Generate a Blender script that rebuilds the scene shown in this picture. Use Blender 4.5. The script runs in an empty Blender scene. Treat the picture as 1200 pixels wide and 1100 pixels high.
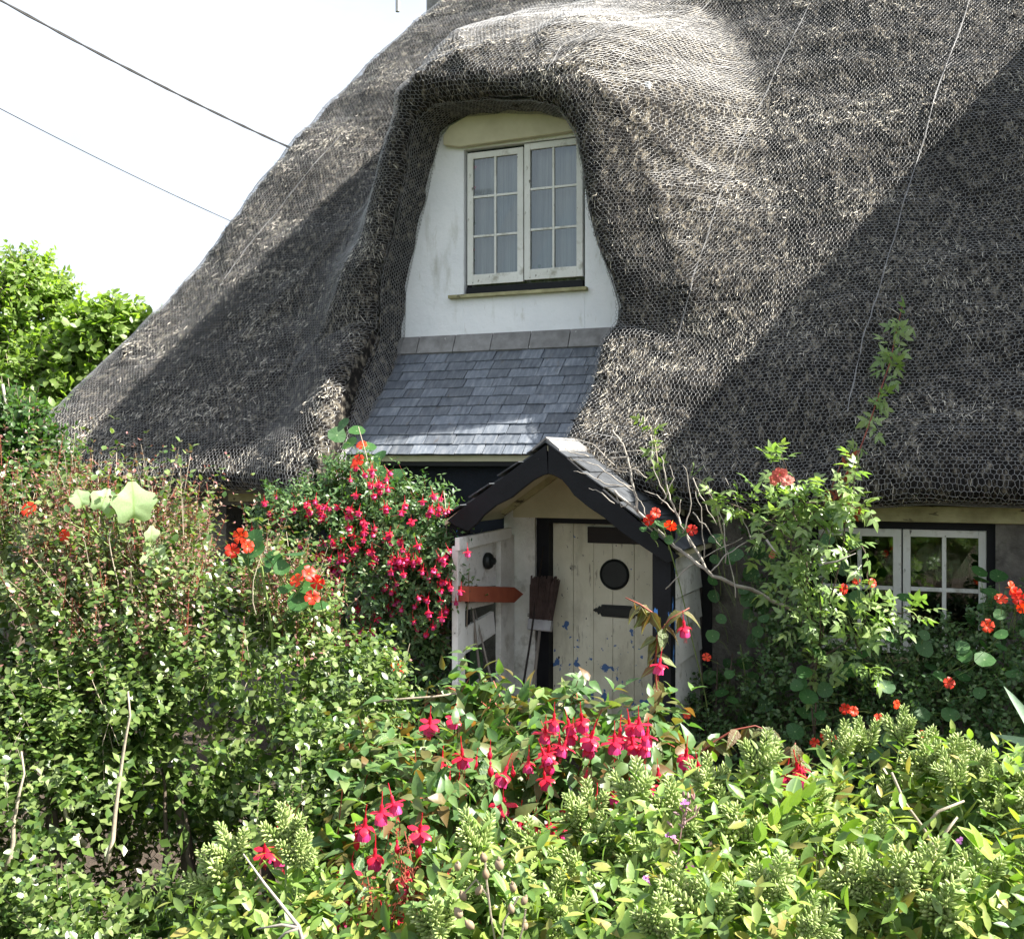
import bpy, math, random
import numpy as np
from mathutils import Vector, Matrix

R = math.radians
rng = np.random.default_rng(7)
random.seed(7)
scene = bpy.context.scene
COL = scene.collection

# ------------------------------------------------------------------ camera, light, exposure
EYE = np.array([0.0, -8.0, 2.24])
YAW = R(23.0)
FPX = 1290.0
cam_d = bpy.data.cameras.new('camera')
cam = bpy.data.objects.new('camera', cam_d); COL.objects.link(cam)
cam.location = EYE; cam.rotation_euler = (R(90), 0, YAW)
cam_d.sensor_fit = 'HORIZONTAL'; cam_d.sensor_width = 36; cam_d.lens = 36 * FPX / 1200
cam_d.shift_y = -10 / 1200
cam_d.clip_start = .05; cam_d.clip_end = 2000
scene.camera = cam

SUN = np.array([.68, .15, .71]); SUN /= np.linalg.norm(SUN)
sun_el = math.asin(SUN[2]); sun_az = math.atan2(SUN[0], SUN[1])     # azimuth clockwise from +Y
ld = bpy.data.lights.new('sun', 'SUN'); ld.energy = 5.0; ld.angle = R(.53); ld.color = (1, .95, .86)
lo = bpy.data.objects.new('sun', ld); COL.objects.link(lo)
lo.rotation_euler = Vector(SUN).to_track_quat('Z', 'Y').to_euler()
lo.location = (6, 4, 12)

world = bpy.data.worlds.new('World'); scene.world = world; world.use_nodes = True
wn = world.node_tree; wn.nodes.clear()
wo = wn.nodes.new('ShaderNodeOutputWorld'); wb = wn.nodes.new('ShaderNodeBackground')
sk = wn.nodes.new('ShaderNodeTexSky'); sk.sky_type = 'NISHITA'; sk.sun_disc = False
sk.sun_elevation = sun_el; sk.sun_rotation = sun_az; sk.air_density = 1; sk.dust_density = 2.0; sk.ozone_density = 1
tc = wn.nodes.new('ShaderNodeTexCoord'); cn = wn.nodes.new('ShaderNodeTexNoise')
mpn = wn.nodes.new('ShaderNodeMapping'); mpn.inputs['Scale'].default_value = (1, 1, 2.2)
cn.inputs['Scale'].default_value = 1.6; cn.inputs['Detail'].default_value = 7; cn.inputs['Roughness'].default_value = .55
cr = wn.nodes.new('ShaderNodeValToRGB'); cr.color_ramp.elements[0].position = .36; cr.color_ramp.elements[1].position = .62
cr.color_ramp.elements[0].color = (.34, .34, .34, 1); cr.color_ramp.elements[1].color = (.95, .95, .95, 1)
mx = wn.nodes.new('ShaderNodeMix'); mx.data_type = 'RGBA'
mx.inputs['B'].default_value = (4.1, 4.3, 4.6, 1)
wn.links.new(tc.outputs['Generated'], mpn.inputs['Vector']); wn.links.new(mpn.outputs[0], cn.inputs['Vector'])
wn.links.new(cn.outputs['Fac'], cr.inputs['Fac']); wn.links.new(cr.outputs['Color'], mx.inputs['Factor'])
wn.links.new(sk.outputs['Color'], mx.inputs['A']); wn.links.new(mx.outputs['Result'], wb.inputs['Color'])
wb.inputs['Strength'].default_value = .075
wn.links.new(wb.outputs[0], wo.inputs[0])

scene.view_settings.view_transform = 'Standard'; scene.view_settings.look = 'None'
scene.view_settings.gamma = 1; scene.view_settings.use_curve_mapping = False
scene.view_settings.exposure = 2.0
try:
    scene.cycles.max_bounces = 6; scene.cycles.transparent_max_bounces = 8
    scene.cycles.diffuse_bounces = 3; scene.cycles.glossy_bounces = 3; scene.cycles.transmission_bounces = 4
    scene.cycles.use_denoising = True
    scene.cycles.caustics_reflective = False; scene.cycles.caustics_refractive = False
except Exception:
    pass

# ------------------------------------------------------------------ pixel -> place in the world
FW = np.array([-math.sin(YAW), math.cos(YAW), 0]); RT = np.array([math.cos(YAW), math.sin(YAW), 0]); UP = np.array([0, 0, 1.0])
def ray(px, py): return FW + RT * (px - 600) / FPX + UP * (540 - py) / FPX
def at(px, py, Y): d = ray(px, py); return EYE + d * ((Y - EYE[1]) / d[1])
def atx(px, py, X): d = ray(px, py); return EYE + d * ((X - EYE[0]) / d[0])
def atd(px, py, dep): return EYE + ray(px, py) * dep

# ------------------------------------------------------------------ noise on arrays
def _h(i, j, k, s):
    n = (i * 374761393 + j * 668265263 + k * 2147483647 + s * 1274126177) & 0xffffffff
    n = ((n ^ (n >> 13)) * 1274126177) & 0xffffffff
    n = n ^ (n >> 16)
    return (n & 0xffffff) / float(0xffffff)
def vn(x, y, s=0):
    x = np.asarray(x, float); y = np.asarray(y, float)
    i = np.floor(x).astype(np.int64); j = np.floor(y).astype(np.int64); a = x - i; b = y - j
    a = a * a * (3 - 2 * a); b = b * b * (3 - 2 * b)
    return ((_h(i, j, 0, s) * (1 - a) + _h(i + 1, j, 0, s) * a) * (1 - b) + (_h(i, j + 1, 0, s) * (1 - a) + _h(i + 1, j + 1, 0, s) * a) * b) * 2 - 1
def fbm(x, y, s=0, o=3):
    t = 0; w = 1
    for k in range(o): t = t + w * vn(x * 2 ** k, y * 2 ** k, s + k); w *= .5
    return t
def sstep(a, b, x): t = np.clip((np.asarray(x, float) - a) / (b - a), 0, 1); return t * t * (3 - 2 * t)

# ------------------------------------------------------------------ materials
MATS = {}
class NT:
    def __init__(s, name):
        s.m = bpy.data.materials.new(name); s.m.use_nodes = True; s.t = s.m.node_tree; s.t.nodes.clear()
        s.out = s.n('ShaderNodeOutputMaterial'); MATS[name] = s.m
    def n(s, typ, **kw):
        nd = s.t.nodes.new(typ)
        for k, v in kw.items(): setattr(nd, k, v)
        return nd
    def l(s, a, b): s.t.links.new(a, b)
    def noise(s, vec, scale, detail=5, rough=.6, stretch=None):
        if stretch:
            mp = s.n('ShaderNodeMapping'); mp.inputs['Scale'].default_value = stretch; s.l(vec, mp.inputs['Vector']); vec = mp.outputs[0]
        nz = s.n('ShaderNodeTexNoise'); nz.inputs['Scale'].default_value = scale; nz.inputs['Detail'].default_value = detail
        nz.inputs['Roughness'].default_value = rough; s.l(vec, nz.inputs['Vector']); return nz.outputs['Fac']
    def ramp(s, fac, stops, mode='LINEAR'):
        r = s.n('ShaderNodeValToRGB'); r.color_ramp.interpolation = mode; e = r.color_ramp.elements
        while len(e) < len(stops): e.new(.5)
        for k, (p, c) in enumerate(stops):
            e[k].position = p; c = (c, c, c) if isinstance(c, (int, float)) else c; e[k].color = (*c, 1)
        s.l(fac, r.inputs['Fac']); return r.outputs['Color']
    def mix(s, fac, a, b, typ='MIX'):
        m = s.n('ShaderNodeMix', data_type='RGBA', blend_type=typ)
        for sock, v in (('Factor', fac), ('A', a), ('B', b)):
            if isinstance(v, (int, float)): m.inputs[sock].default_value = v if sock == 'Factor' else (v, v, v, 1)
            elif isinstance(v, tuple): m.inputs[sock].default_value = (*v, 1)
            else: s.l(v, m.inputs[sock])
        return m.outputs['Result']
    def math(s, op, a, b=0.0):
        m = s.n('ShaderNodeMath', operation=op)
        for k, v in enumerate((a, b)):
            if isinstance(v, (int, float)): m.inputs[k].default_value = v
            else: s.l(v, m.inputs[k])
        return m.outputs[0]

def mat(name, stops, scale=4, stretch=None, rough=.7, bump=.4, bscale=60, bstretch=None, bdist=.004, spots=(), metallic=0, spec=.4, vary=0, rspread=.1):
    s = NT(name); p = s.n('ShaderNodeBsdfPrincipled'); s.l(p.outputs[0], s.out.inputs[0])
    vec = s.n('ShaderNodeTexCoord').outputs['Object']
    inf = s.n('ShaderNodeObjectInfo')
    if vary:                                                     # alike pieces with shared meshes: shift the texture per piece
        vm = s.n('ShaderNodeVectorMath', operation='SCALE'); vm.inputs['Scale'].default_value = 7
        s.l(inf.outputs['Location'], vm.inputs[0])
        va = s.n('ShaderNodeVectorMath', operation='ADD'); s.l(vec, va.inputs[0]); s.l(vm.outputs[0], va.inputs[1]); vec = va.outputs[0]
    nz = s.noise(vec, scale, 7, .62, stretch)
    col = s.ramp(nz, stops)
    for (c, sc, th, wd, st) in spots:
        f = s.ramp(s.noise(vec, sc, 6, .65, st), [(th, 0.0), (min(1, th + wd), 1.0)])
        col = s.mix(f, col, c)
    if vary:
        v = s.math('ADD', s.math('MULTIPLY', inf.outputs['Random'], 2 * vary), 1 - vary)
        cb = s.n('ShaderNodeCombineColor'); [s.l(v, cb.inputs[k]) for k in range(3)]
        col = s.mix(1.0, col, cb.outputs[0], 'MULTIPLY')
    s.l(col, p.inputs['Base Color'])
    p.inputs['Metallic'].default_value = metallic; p.inputs['Specular IOR Level'].default_value = spec
    rr = s.math('ADD', s.math('MULTIPLY', nz, rspread * 2), rough - rspread); s.l(rr, p.inputs['Roughness'])
    if bump:
        b = s.n('ShaderNodeBump'); b.inputs['Strength'].default_value = bump; b.inputs['Distance'].default_value = bdist
        h = s.math('ADD', s.noise(vec, bscale, 6, .7, bstretch), s.math('MULTIPLY', nz, .6)); s.l(h, b.inputs['Height']); s.l(b.outputs[0], p.inputs['Normal'])
    return s.m

def leafmat(name, cols, rough=.4, transl=.3, spec=.5, tcol=None, veins=None, bump=.25, bscale=90):
    """leaf: reflects and lets light through; the colour of each leaf is drawn from its own random number"""
    s = NT(name); p = s.n('ShaderNodeBsdfPrincipled'); t = s.n('ShaderNodeBsdfTranslucent'); mx = s.n('ShaderNodeMixShader')
    at_ = s.n('ShaderNodeAttribute', attribute_name='rnd'); inf = s.n('ShaderNodeObjectInfo')
    v = s.math('FRACT', s.math('ADD', at_.outputs['Fac'], inf.outputs['Random']))
    n = len(cols); col = s.ramp(v, [(k / max(1, n - 1), c) for k, c in enumerate(cols)])
    vec = s.n('ShaderNodeTexCoord').outputs['Object']
    nz = s.noise(vec, 30, 4)
    col = s.mix(.35, col, s.ramp(nz, [(.3, .55), (.7, 1.35)]), 'MULTIPLY')
    if veins == 'round':                                         # pale hub and radial veins of a nasturtium leaf
        sp = s.n('ShaderNodeSeparateXYZ'); s.l(vec, sp.inputs[0])
        ang = s.math('ARCTAN2', sp.outputs[1], sp.outputs[0]); w = s.math('COSINE', s.math('MULTIPLY', ang, 9))
        f = s.ramp(w, [(.955, 0.0), (1, .6)]); col = s.mix(f, col, (.12, .25, .09))
        rad = s.math('SQRT', s.math('ADD', s.math('POWER', s.math('ABSOLUTE', sp.outputs[0]), 2), s.math('POWER', s.math('ABSOLUTE', sp.outputs[1]), 2)))
        col = s.mix(s.ramp(rad, [(.0, 1.0), (.06, 0.0)]), col, (.3, .42, .2))
    if veins == 'mid':
        sp = s.n('ShaderNodeSeparateXYZ'); s.l(vec, sp.inputs[0])
        f = s.ramp(s.math('ABSOLUTE', sp.outputs[0]), [(.0, .8), (.035, 0.0)]); col = s.mix(f, col, (.25, .36, .12))
    s.l(col, p.inputs['Base Color']); p.inputs['Roughness'].default_value = rough; p.inputs['Specular IOR Level'].default_value = spec
    tc_ = s.mix(1.0, col, tcol or (1.5, 1.75, .6), 'MULTIPLY'); s.l(tc_, t.inputs['Color'])
    if bump:
        b = s.n('ShaderNodeBump'); b.inputs['Strength'].default_value = bump; b.inputs['Distance'].default_value = .01
        s.l(s.noise(vec, bscale, 3), b.inputs['Height']); s.l(b.outputs[0], p.inputs['Normal'])
    mx.inputs[0].default_value = transl; s.l(p.outputs[0], mx.inputs[1]); s.l(t.outputs[0], mx.inputs[2]); s.l(mx.outputs[0], s.out.inputs[0])
    return s.m

def rndmat(name, cols, rough=.7, spec=.3):
    s = NT(name); p = s.n('ShaderNodeBsdfPrincipled'); a = s.n('ShaderNodeAttribute', attribute_name='rnd')
    n = len(cols); s.l(s.ramp(a.outputs['Fac'], [(k / (n - 1), c) for k, c in enumerate(cols)]), p.inputs['Base Color'])
    p.inputs['Roughness'].default_value = rough; p.inputs['Specular IOR Level'].default_value = spec; s.l(p.outputs[0], s.out.inputs[0]); return s.m

W_CHIP = ((.10, .085, .07), 26, .68, .03, (1, 1, .45))
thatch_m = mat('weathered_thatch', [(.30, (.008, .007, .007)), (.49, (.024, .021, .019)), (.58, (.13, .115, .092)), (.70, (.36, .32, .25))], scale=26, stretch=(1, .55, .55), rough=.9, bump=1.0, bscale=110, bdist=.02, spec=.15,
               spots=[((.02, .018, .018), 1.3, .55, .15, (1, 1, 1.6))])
straw_m = rndmat('broken_straw', [(.008, .0075, .0075), (.018, .017, .0165), (.065, .059, .053), (.36, .33, .27), (.80, .74, .62)], .75)
wire_m = mat('galvanised_wire', [(.3, .16), (.7, .33)], scale=9, rough=.5, bump=0, metallic=.25, spec=.5)
white_m = mat('chipped_white_paint', [(.3, (.60, .60, .55)), (.6, (.76, .76, .72))], scale=3, rough=.6, bump=.6, bscale=45, bstretch=(1, 1, .3), spots=[((.38, .37, .31), 6, .54, .16, None), ((.22, .20, .16), 15, .64, .08, (1, 1, .6)), ((.09, .08, .065), 30, .655, .03, (1, 1, .5))])
wallwhite_m = mat('white_limewash', [(.3, (.74, .76, .78)), (.6, (.84, .85, .86))], scale=1.8, rough=.85, bump=.8, bscale=12, bdist=.012, spots=[((.52, .52, .48), 2.6, .56, .16, (1.4, 1, .35)), ((.60, .60, .56), 9, .6, .1, (1, 1, .3)), ((.16, .15, .14), 14, .74, .02, (1, 1, .35))])
roughwhite_m = mat('rough_old_whitewash', [(.3, (.58, .57, .51)), (.6, (.80, .79, .74))], scale=4, rough=.9, bump=1.0, bscale=38, bdist=.015, spots=[((.2, .18, .15), 12, .66, .04, None), ((.35, .33, .27), 2.5, .56, .12, None)])
cream_m = mat('old_cream_paint', [(.3, (.44, .40, .25)), (.65, (.60, .56, .38))], scale=2.5, rough=.55, bump=.5, bscale=55, bstretch=(1, 1, .15), spots=[((.32, .29, .2), 5, .62, .12, (1, 1, .4)), ((.06, .05, .045), 38, .71, .02, (1, 1, .5))])
beam_m = mat('mossy_cream_beam', [(.3, (.24, .22, .11)), (.6, (.42, .39, .22))], scale=6, rough=.8, bump=.9, bscale=40, bdist=.01, bstretch=(.2, 1, 1), spots=[((.07, .06, .04), 16, .6, .05, (.4, 1, 1)), ((.22, .10, .04), 7, .72, .04, None)])
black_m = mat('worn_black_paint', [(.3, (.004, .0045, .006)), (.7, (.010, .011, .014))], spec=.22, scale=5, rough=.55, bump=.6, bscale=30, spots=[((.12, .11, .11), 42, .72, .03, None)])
post_m = mat('black_paint_over_blue', [(.3, (.004, .0045, .006)), (.7, (.010, .011, .014))], spec=.22, scale=5, rough=.55, bump=.6, bscale=30, spots=[((.08, .24, .60), 9, .61, .012, (1.3, 1.3, .5)), ((.2, .19, .18), 42, .73, .03, None)])
navy_m = mat('blue_black_render', [(.3, (.006, .008, .012)), (.7, (.013, .016, .026))], spec=.25, scale=2.5, rough=.75, bump=.7, bscale=18, bdist=.012)
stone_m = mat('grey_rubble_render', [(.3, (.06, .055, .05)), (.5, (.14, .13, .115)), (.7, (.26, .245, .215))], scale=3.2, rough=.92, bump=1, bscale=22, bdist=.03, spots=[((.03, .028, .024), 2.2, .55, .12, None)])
chim_m = mat('chimney_stone', [(.3, (.18, .17, .17)), (.7, (.36, .35, .35))], scale=7, rough=.9, bump=1, bscale=25, bdist=.02)
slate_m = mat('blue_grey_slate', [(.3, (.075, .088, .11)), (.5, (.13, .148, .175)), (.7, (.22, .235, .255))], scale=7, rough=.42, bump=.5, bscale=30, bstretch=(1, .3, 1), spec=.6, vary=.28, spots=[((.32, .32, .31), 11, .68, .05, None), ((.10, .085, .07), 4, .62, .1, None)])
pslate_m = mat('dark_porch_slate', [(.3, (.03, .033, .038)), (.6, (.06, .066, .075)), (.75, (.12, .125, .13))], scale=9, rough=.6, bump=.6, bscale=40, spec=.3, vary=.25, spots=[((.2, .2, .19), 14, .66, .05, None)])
lead_m = mat('grey_mortar_flashing', [(.3, (.14, .135, .13)), (.7, (.27, .265, .26))], scale=9, rough=.8, bump=.8, bscale=30, spots=[((.45, .44, .42), 26, .68, .03, (1, 1, .5))], vary=.12)
wood_m = mat('grey_weathered_wood', [(.3, (.13, .11, .09)), (.7, (.28, .25, .21))], scale=9, stretch=(1, 1, .15), rough=.8, bump=.6, bscale=60)
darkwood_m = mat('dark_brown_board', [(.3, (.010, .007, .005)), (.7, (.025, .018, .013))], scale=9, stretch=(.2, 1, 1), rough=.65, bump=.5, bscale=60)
terra_m = mat('red_brown_painted_board', [(.3, (.24, .05, .025)), (.7, (.36, .10, .05))], scale=7, rough=.6, bump=.4, bscale=50, spots=[((.08, .05, .04), 16, .66, .04, None)])
blackiron_m = mat('black_iron', [(.3, (.004, .006, .006)), (.7, (.012, .016, .014))], scale=12, rough=.42, bump=.4, bscale=60, spec=.35)
bristle_m = mat('brown_bristle', [(.3, (.05, .032, .028)), (.7, (.14, .095, .08))], scale=20, rough=.8, bump=.8, bscale=120, bstretch=(1, 1, .08), bdist=.01)
greymetal_m = mat('grey_metal', [(.3, .24), (.7, .42)], scale=10, rough=.5, bump=.2, metallic=.3)
cloth_m = mat('net_curtain', [(.35, (.30, .31, .31)), (.65, (.62, .63, .62))], scale=3, stretch=(7, 1, .25), rough=.95, bump=.2)  # fold shading put into the colour as vertical light and dark bands
dark_m = mat('dark_interior', [(.3, .01), (.7, .025)], scale=2, rough=.9, bump=0)  # near-black colour stands for the unlit rooms; also used under the slates
cable_m = mat('black_cable', [(.3, .012), (.7, .02)], scale=2, rough=.6, bump=0)
soil_m = mat('garden_soil', [(.3, (.035, .026, .018)), (.7, (.09, .065, .045))], scale=6, rough=.95, bump=1, bscale=30, bdist=.03)
grass_m = mat('meadow_ground', [(.3, (.03, .05, .015)), (.7, (.07, .10, .03))], scale=2, rough=.95, bump=1, bscale=60, bdist=.03)
path_m = mat('path_slab', [(.3, (.16, .15, .14)), (.7, (.30, .29, .27))], scale=6, rough=.9, bump=.8, bscale=30, vary=.1)
bark_m = mat('pale_bark', [(.3, (.20, .165, .12)), (.7, (.42, .36, .28))], scale=14, stretch=(1, 1, .3), rough=.85, bump=.7, bscale=50)
darkbark_m = mat('brown_bark', [(.3, (.05, .036, .026)), (.7, (.13, .10, .075))], scale=14, rough=.9, bump=.7, bscale=50)
deadstem_m = mat('grey_dead_stem', [(.3, (.20, .18, .155)), (.7, (.42, .39, .34))], scale=14, rough=.85, bump=.5, bscale=50)
redstem_m = mat('red_stem', [(.3, (.14, .03, .02)), (.7, (.28, .07, .04))], scale=14, rough=.6, bump=.2)
greenstem_m = mat('green_stem', [(.3, (.10, .16, .04)), (.7, (.2, .27, .08))], scale=14, rough=.6, bump=.2)
s = NT('window_glass')
g = s.n('ShaderNodeBsdfGlossy'); g.inputs['Roughness'].default_value = .04; g.inputs['Color'].default_value = (.8, .86, .88, 1)
t = s.n('ShaderNodeBsdfTransparent'); t.inputs['Color'].default_value = (.62, .66, .65, 1)
m_ = s.n('ShaderNodeMixShader'); fr = s.n('ShaderNodeFresnel'); fr.inputs['IOR'].default_value = 1.5
b_ = s.n('ShaderNodeBump'); b_.inputs['Strength'].default_value = .12; b_.inputs['Distance'].default_value = .01
s.l(s.noise(s.n('ShaderNodeTexCoord').outputs['Object'], 5, 2), b_.inputs['Height']); s.l(b_.outputs[0], g.inputs['Normal'])
s.l(s.math('ADD', fr.outputs[0], .09), m_.inputs[0]); s.l(t.outputs[0], m_.inputs[1]); s.l(g.outputs[0], m_.inputs[2]); s.l(m_.outputs[0], s.out.inputs[0])
glass_m = s.m

hedge_leaf = leafmat('privet_leaf', [(.035, .08, .018), (.07, .125, .026), (.12, .185, .04), (.20, .26, .09), (.05, .095, .022)], rough=.36, transl=.28, spec=.65, bump=0)
hedge_tip = leafmat('purple_shoot_leaf', [(.20, .09, .085), (.28, .13, .12), (.13, .15, .07), (.22, .22, .10), (.24, .09, .10)], rough=.4, transl=.3, tcol=(1.6, 1.1, .8), bump=0)
tree_leaf = leafmat('fresh_green_leaf', [(.13, .21, .05), (.19, .28, .07), (.25, .34, .10), (.15, .23, .06)], rough=.45, transl=.5, tcol=(1.5, 1.7, .5), bump=0)
tree_dark = leafmat('deep_green_leaf', [(.03, .08, .02), (.05, .11, .025), (.07, .14, .03)], rough=.4, transl=.4, bump=0)
hebe_leaf = leafmat('hebe_leaf', [(.07, .14, .03), (.12, .21, .045), (.20, .30, .06), (.32, .38, .08), (.08, .15, .05), (.14, .22, .05), (.34, .27, .08)], rough=.42, transl=.35, veins='mid', bump=.1)
lit_leaf = leafmat('backlit_yellow_green_leaf', [(.22, .38, .05), (.30, .44, .06), (.26, .40, .05)], rough=.5, transl=.5, tcol=(1.3, 1.5, .5), veins='mid', bump=.2)  # light from behind brightened into the leaf colour
hebe_pod = leafmat('hebe_seed_pod', [(.20, .29, .08), (.31, .40, .13), (.46, .51, .23), (.25, .34, .10)], rough=.5, transl=.2, bump=0)
fu_leaf = leafmat('fuchsia_leaf', [(.06, .13, .04), (.09, .18, .055), (.13, .21, .06), (.07, .15, .05), (.16, .17, .06)], rough=.42, transl=.35, veins='mid', bump=.4, bscale=14)
fu_bronze = leafmat('bronze_fuchsia_leaf', [(.12, .11, .035), (.18, .10, .04), (.10, .14, .04), (.16, .16, .05)], rough=.42, transl=.4, veins='mid', tcol=(1.6, 1.3, .5), bump=.4, bscale=14)
wallfu_leaf = leafmat('hardy_fuchsia_leaf', [(.04, .10, .035), (.07, .14, .045), (.12, .19, .07), (.05, .11, .035)], rough=.42, transl=.3, bump=0)
crimson = leafmat('crimson_sepal', [(.50, .008, .035), (.62, .015, .06), (.55, .01, .03)], rough=.4, transl=.3, tcol=(1.3, .6, .7), bump=0)
magenta = leafmat('magenta_petal', [(.55, .03, .17), (.65, .06, .24), (.5, .02, .14)], rough=.45, transl=.35, tcol=(1.3, .8, 1), bump=0)
orange = leafmat('orange_red_petal', [(.75, .035, .012), (.80, .06, .01), (.7, .02, .015)], rough=.5, transl=.35, tcol=(1.2, .9, .6), bump=0)
yellowor = leafmat('amber_spur', [(.75, .30, .05), (.8, .25, .03)], rough=.5, transl=.35, tcol=(1.2, 1, .6), bump=0)
nast_leaf = leafmat('nasturtium_leaf', [(.025, .09, .02), (.035, .11, .025), (.055, .15, .035), (.03, .10, .022)], rough=.5, transl=.35, veins='round', bump=0)
big_leaf = leafmat('sunlit_pale_lobed_leaf', [(.32, .44, .22), (.40, .50, .30), (.26, .40, .16)], rough=.35, transl=.3, spec=.7, veins='mid', bump=0)  # sun glare on the leaves put into their pale colour
rose_leaf = leafmat('rose_leaf', [(.14, .23, .07), (.20, .30, .10), (.26, .34, .13), (.16, .25, .09)], rough=.35, transl=.35, spec=.6, bump=0)
pinkpetal = leafmat('faded_pink_petal', [(.60, .12, .10), (.70, .30, .22), (.6, .2, .16)], rough=.6, transl=.3, tcol=(1.2, 1, .9), bump=0)
campion = leafmat('mauve_pink_petal', [(.50, .15, .48), (.55, .22, .55)], rough=.6, transl=.35, tcol=(1.1, 1, 1.1), bump=0)
hairy = leafmat('mauve_grey_calyx', [(.32, .16, .16), (.38, .24, .22), (.3, .18, .2)], rough=.8, transl=.2, tcol=(1, 1, 1), bump=0)
drypod = leafmat('dry_seed_pod', [(.26, .18, .11), (.34, .26, .17), (.20, .13, .08)], rough=.8, transl=.15, tcol=(1, 1, 1), bump=0)
rusty = leafmat('rusty_dead_flower', [(.20, .035, .015), (.28, .06, .025), (.15, .03, .015)], rough=.8, transl=.2, tcol=(1, .9, .8), bump=0)
blade_m = leafmat('grey_green_blade', [(.20, .30, .20), (.26, .36, .26)], rough=.4, transl=.25, bump=0)

# ------------------------------------------------------------------ mesh building
def put(name, me, parent=None, loc=None, label=None, kind=None):
    o = bpy.data.objects.new(name, me); COL.objects.link(o)
    if parent is not None: o.parent = parent
    if loc is not None: o.location = loc
    if label: o['label'] = label
    if kind: o['kind'] = kind
    return o
def wloc(p):
    v = Vector((0, 0, 0))
    while p is not None: v = v + Vector(p.location); p = p.parent
    return np.array(v)
def thing(name, label, cat, loc, group=None):
    o = bpy.data.objects.new(name, None); COL.objects.link(o); o.location = loc; o.empty_display_size = .1
    o['label'] = label; o['category'] = cat
    if group: o['group'] = group
    return o
def mesh_np(name, V, polys, mats, midx=None, rnd=None, smooth=False):
    """V (n,3); polys list of (m,k) int arrays; midx / rnd list of arrays, one per polys entry"""
    me = bpy.data.meshes.new(name); V = np.asarray(V, np.float32)
    me.vertices.add(len(V)); me.vertices.foreach_set('co', V.ravel())
    li = np.concatenate([p.ravel() for p in polys]); tot = np.concatenate([np.full(len(p), p.shape[1]) for p in polys])
    st = np.concatenate([[0], np.cumsum(tot)[:-1]])
    me.loops.add(len(li)); me.loops.foreach_set('vertex_index', li.astype(np.int32))
    me.polygons.add(len(tot)); me.polygons.foreach_set('loop_start', st.astype(np.int32)); me.polygons.foreach_set('loop_total', tot.astype(np.int32))
    for m in (mats if isinstance(mats, (list, tuple)) else [mats]): me.materials.append(m)
    if midx is not None: me.polygons.foreach_set('material_index', np.concatenate(midx).astype(np.int32))
    me.update(calc_edges=True)
    if rnd is not None:
        a = me.attributes.new('rnd', 'FLOAT', 'FACE'); a.data.foreach_set('value', np.concatenate(rnd).astype(np.float32))
    if smooth: me.polygons.foreach_set('use_smooth', np.ones(len(tot), bool))
    return me

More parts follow.
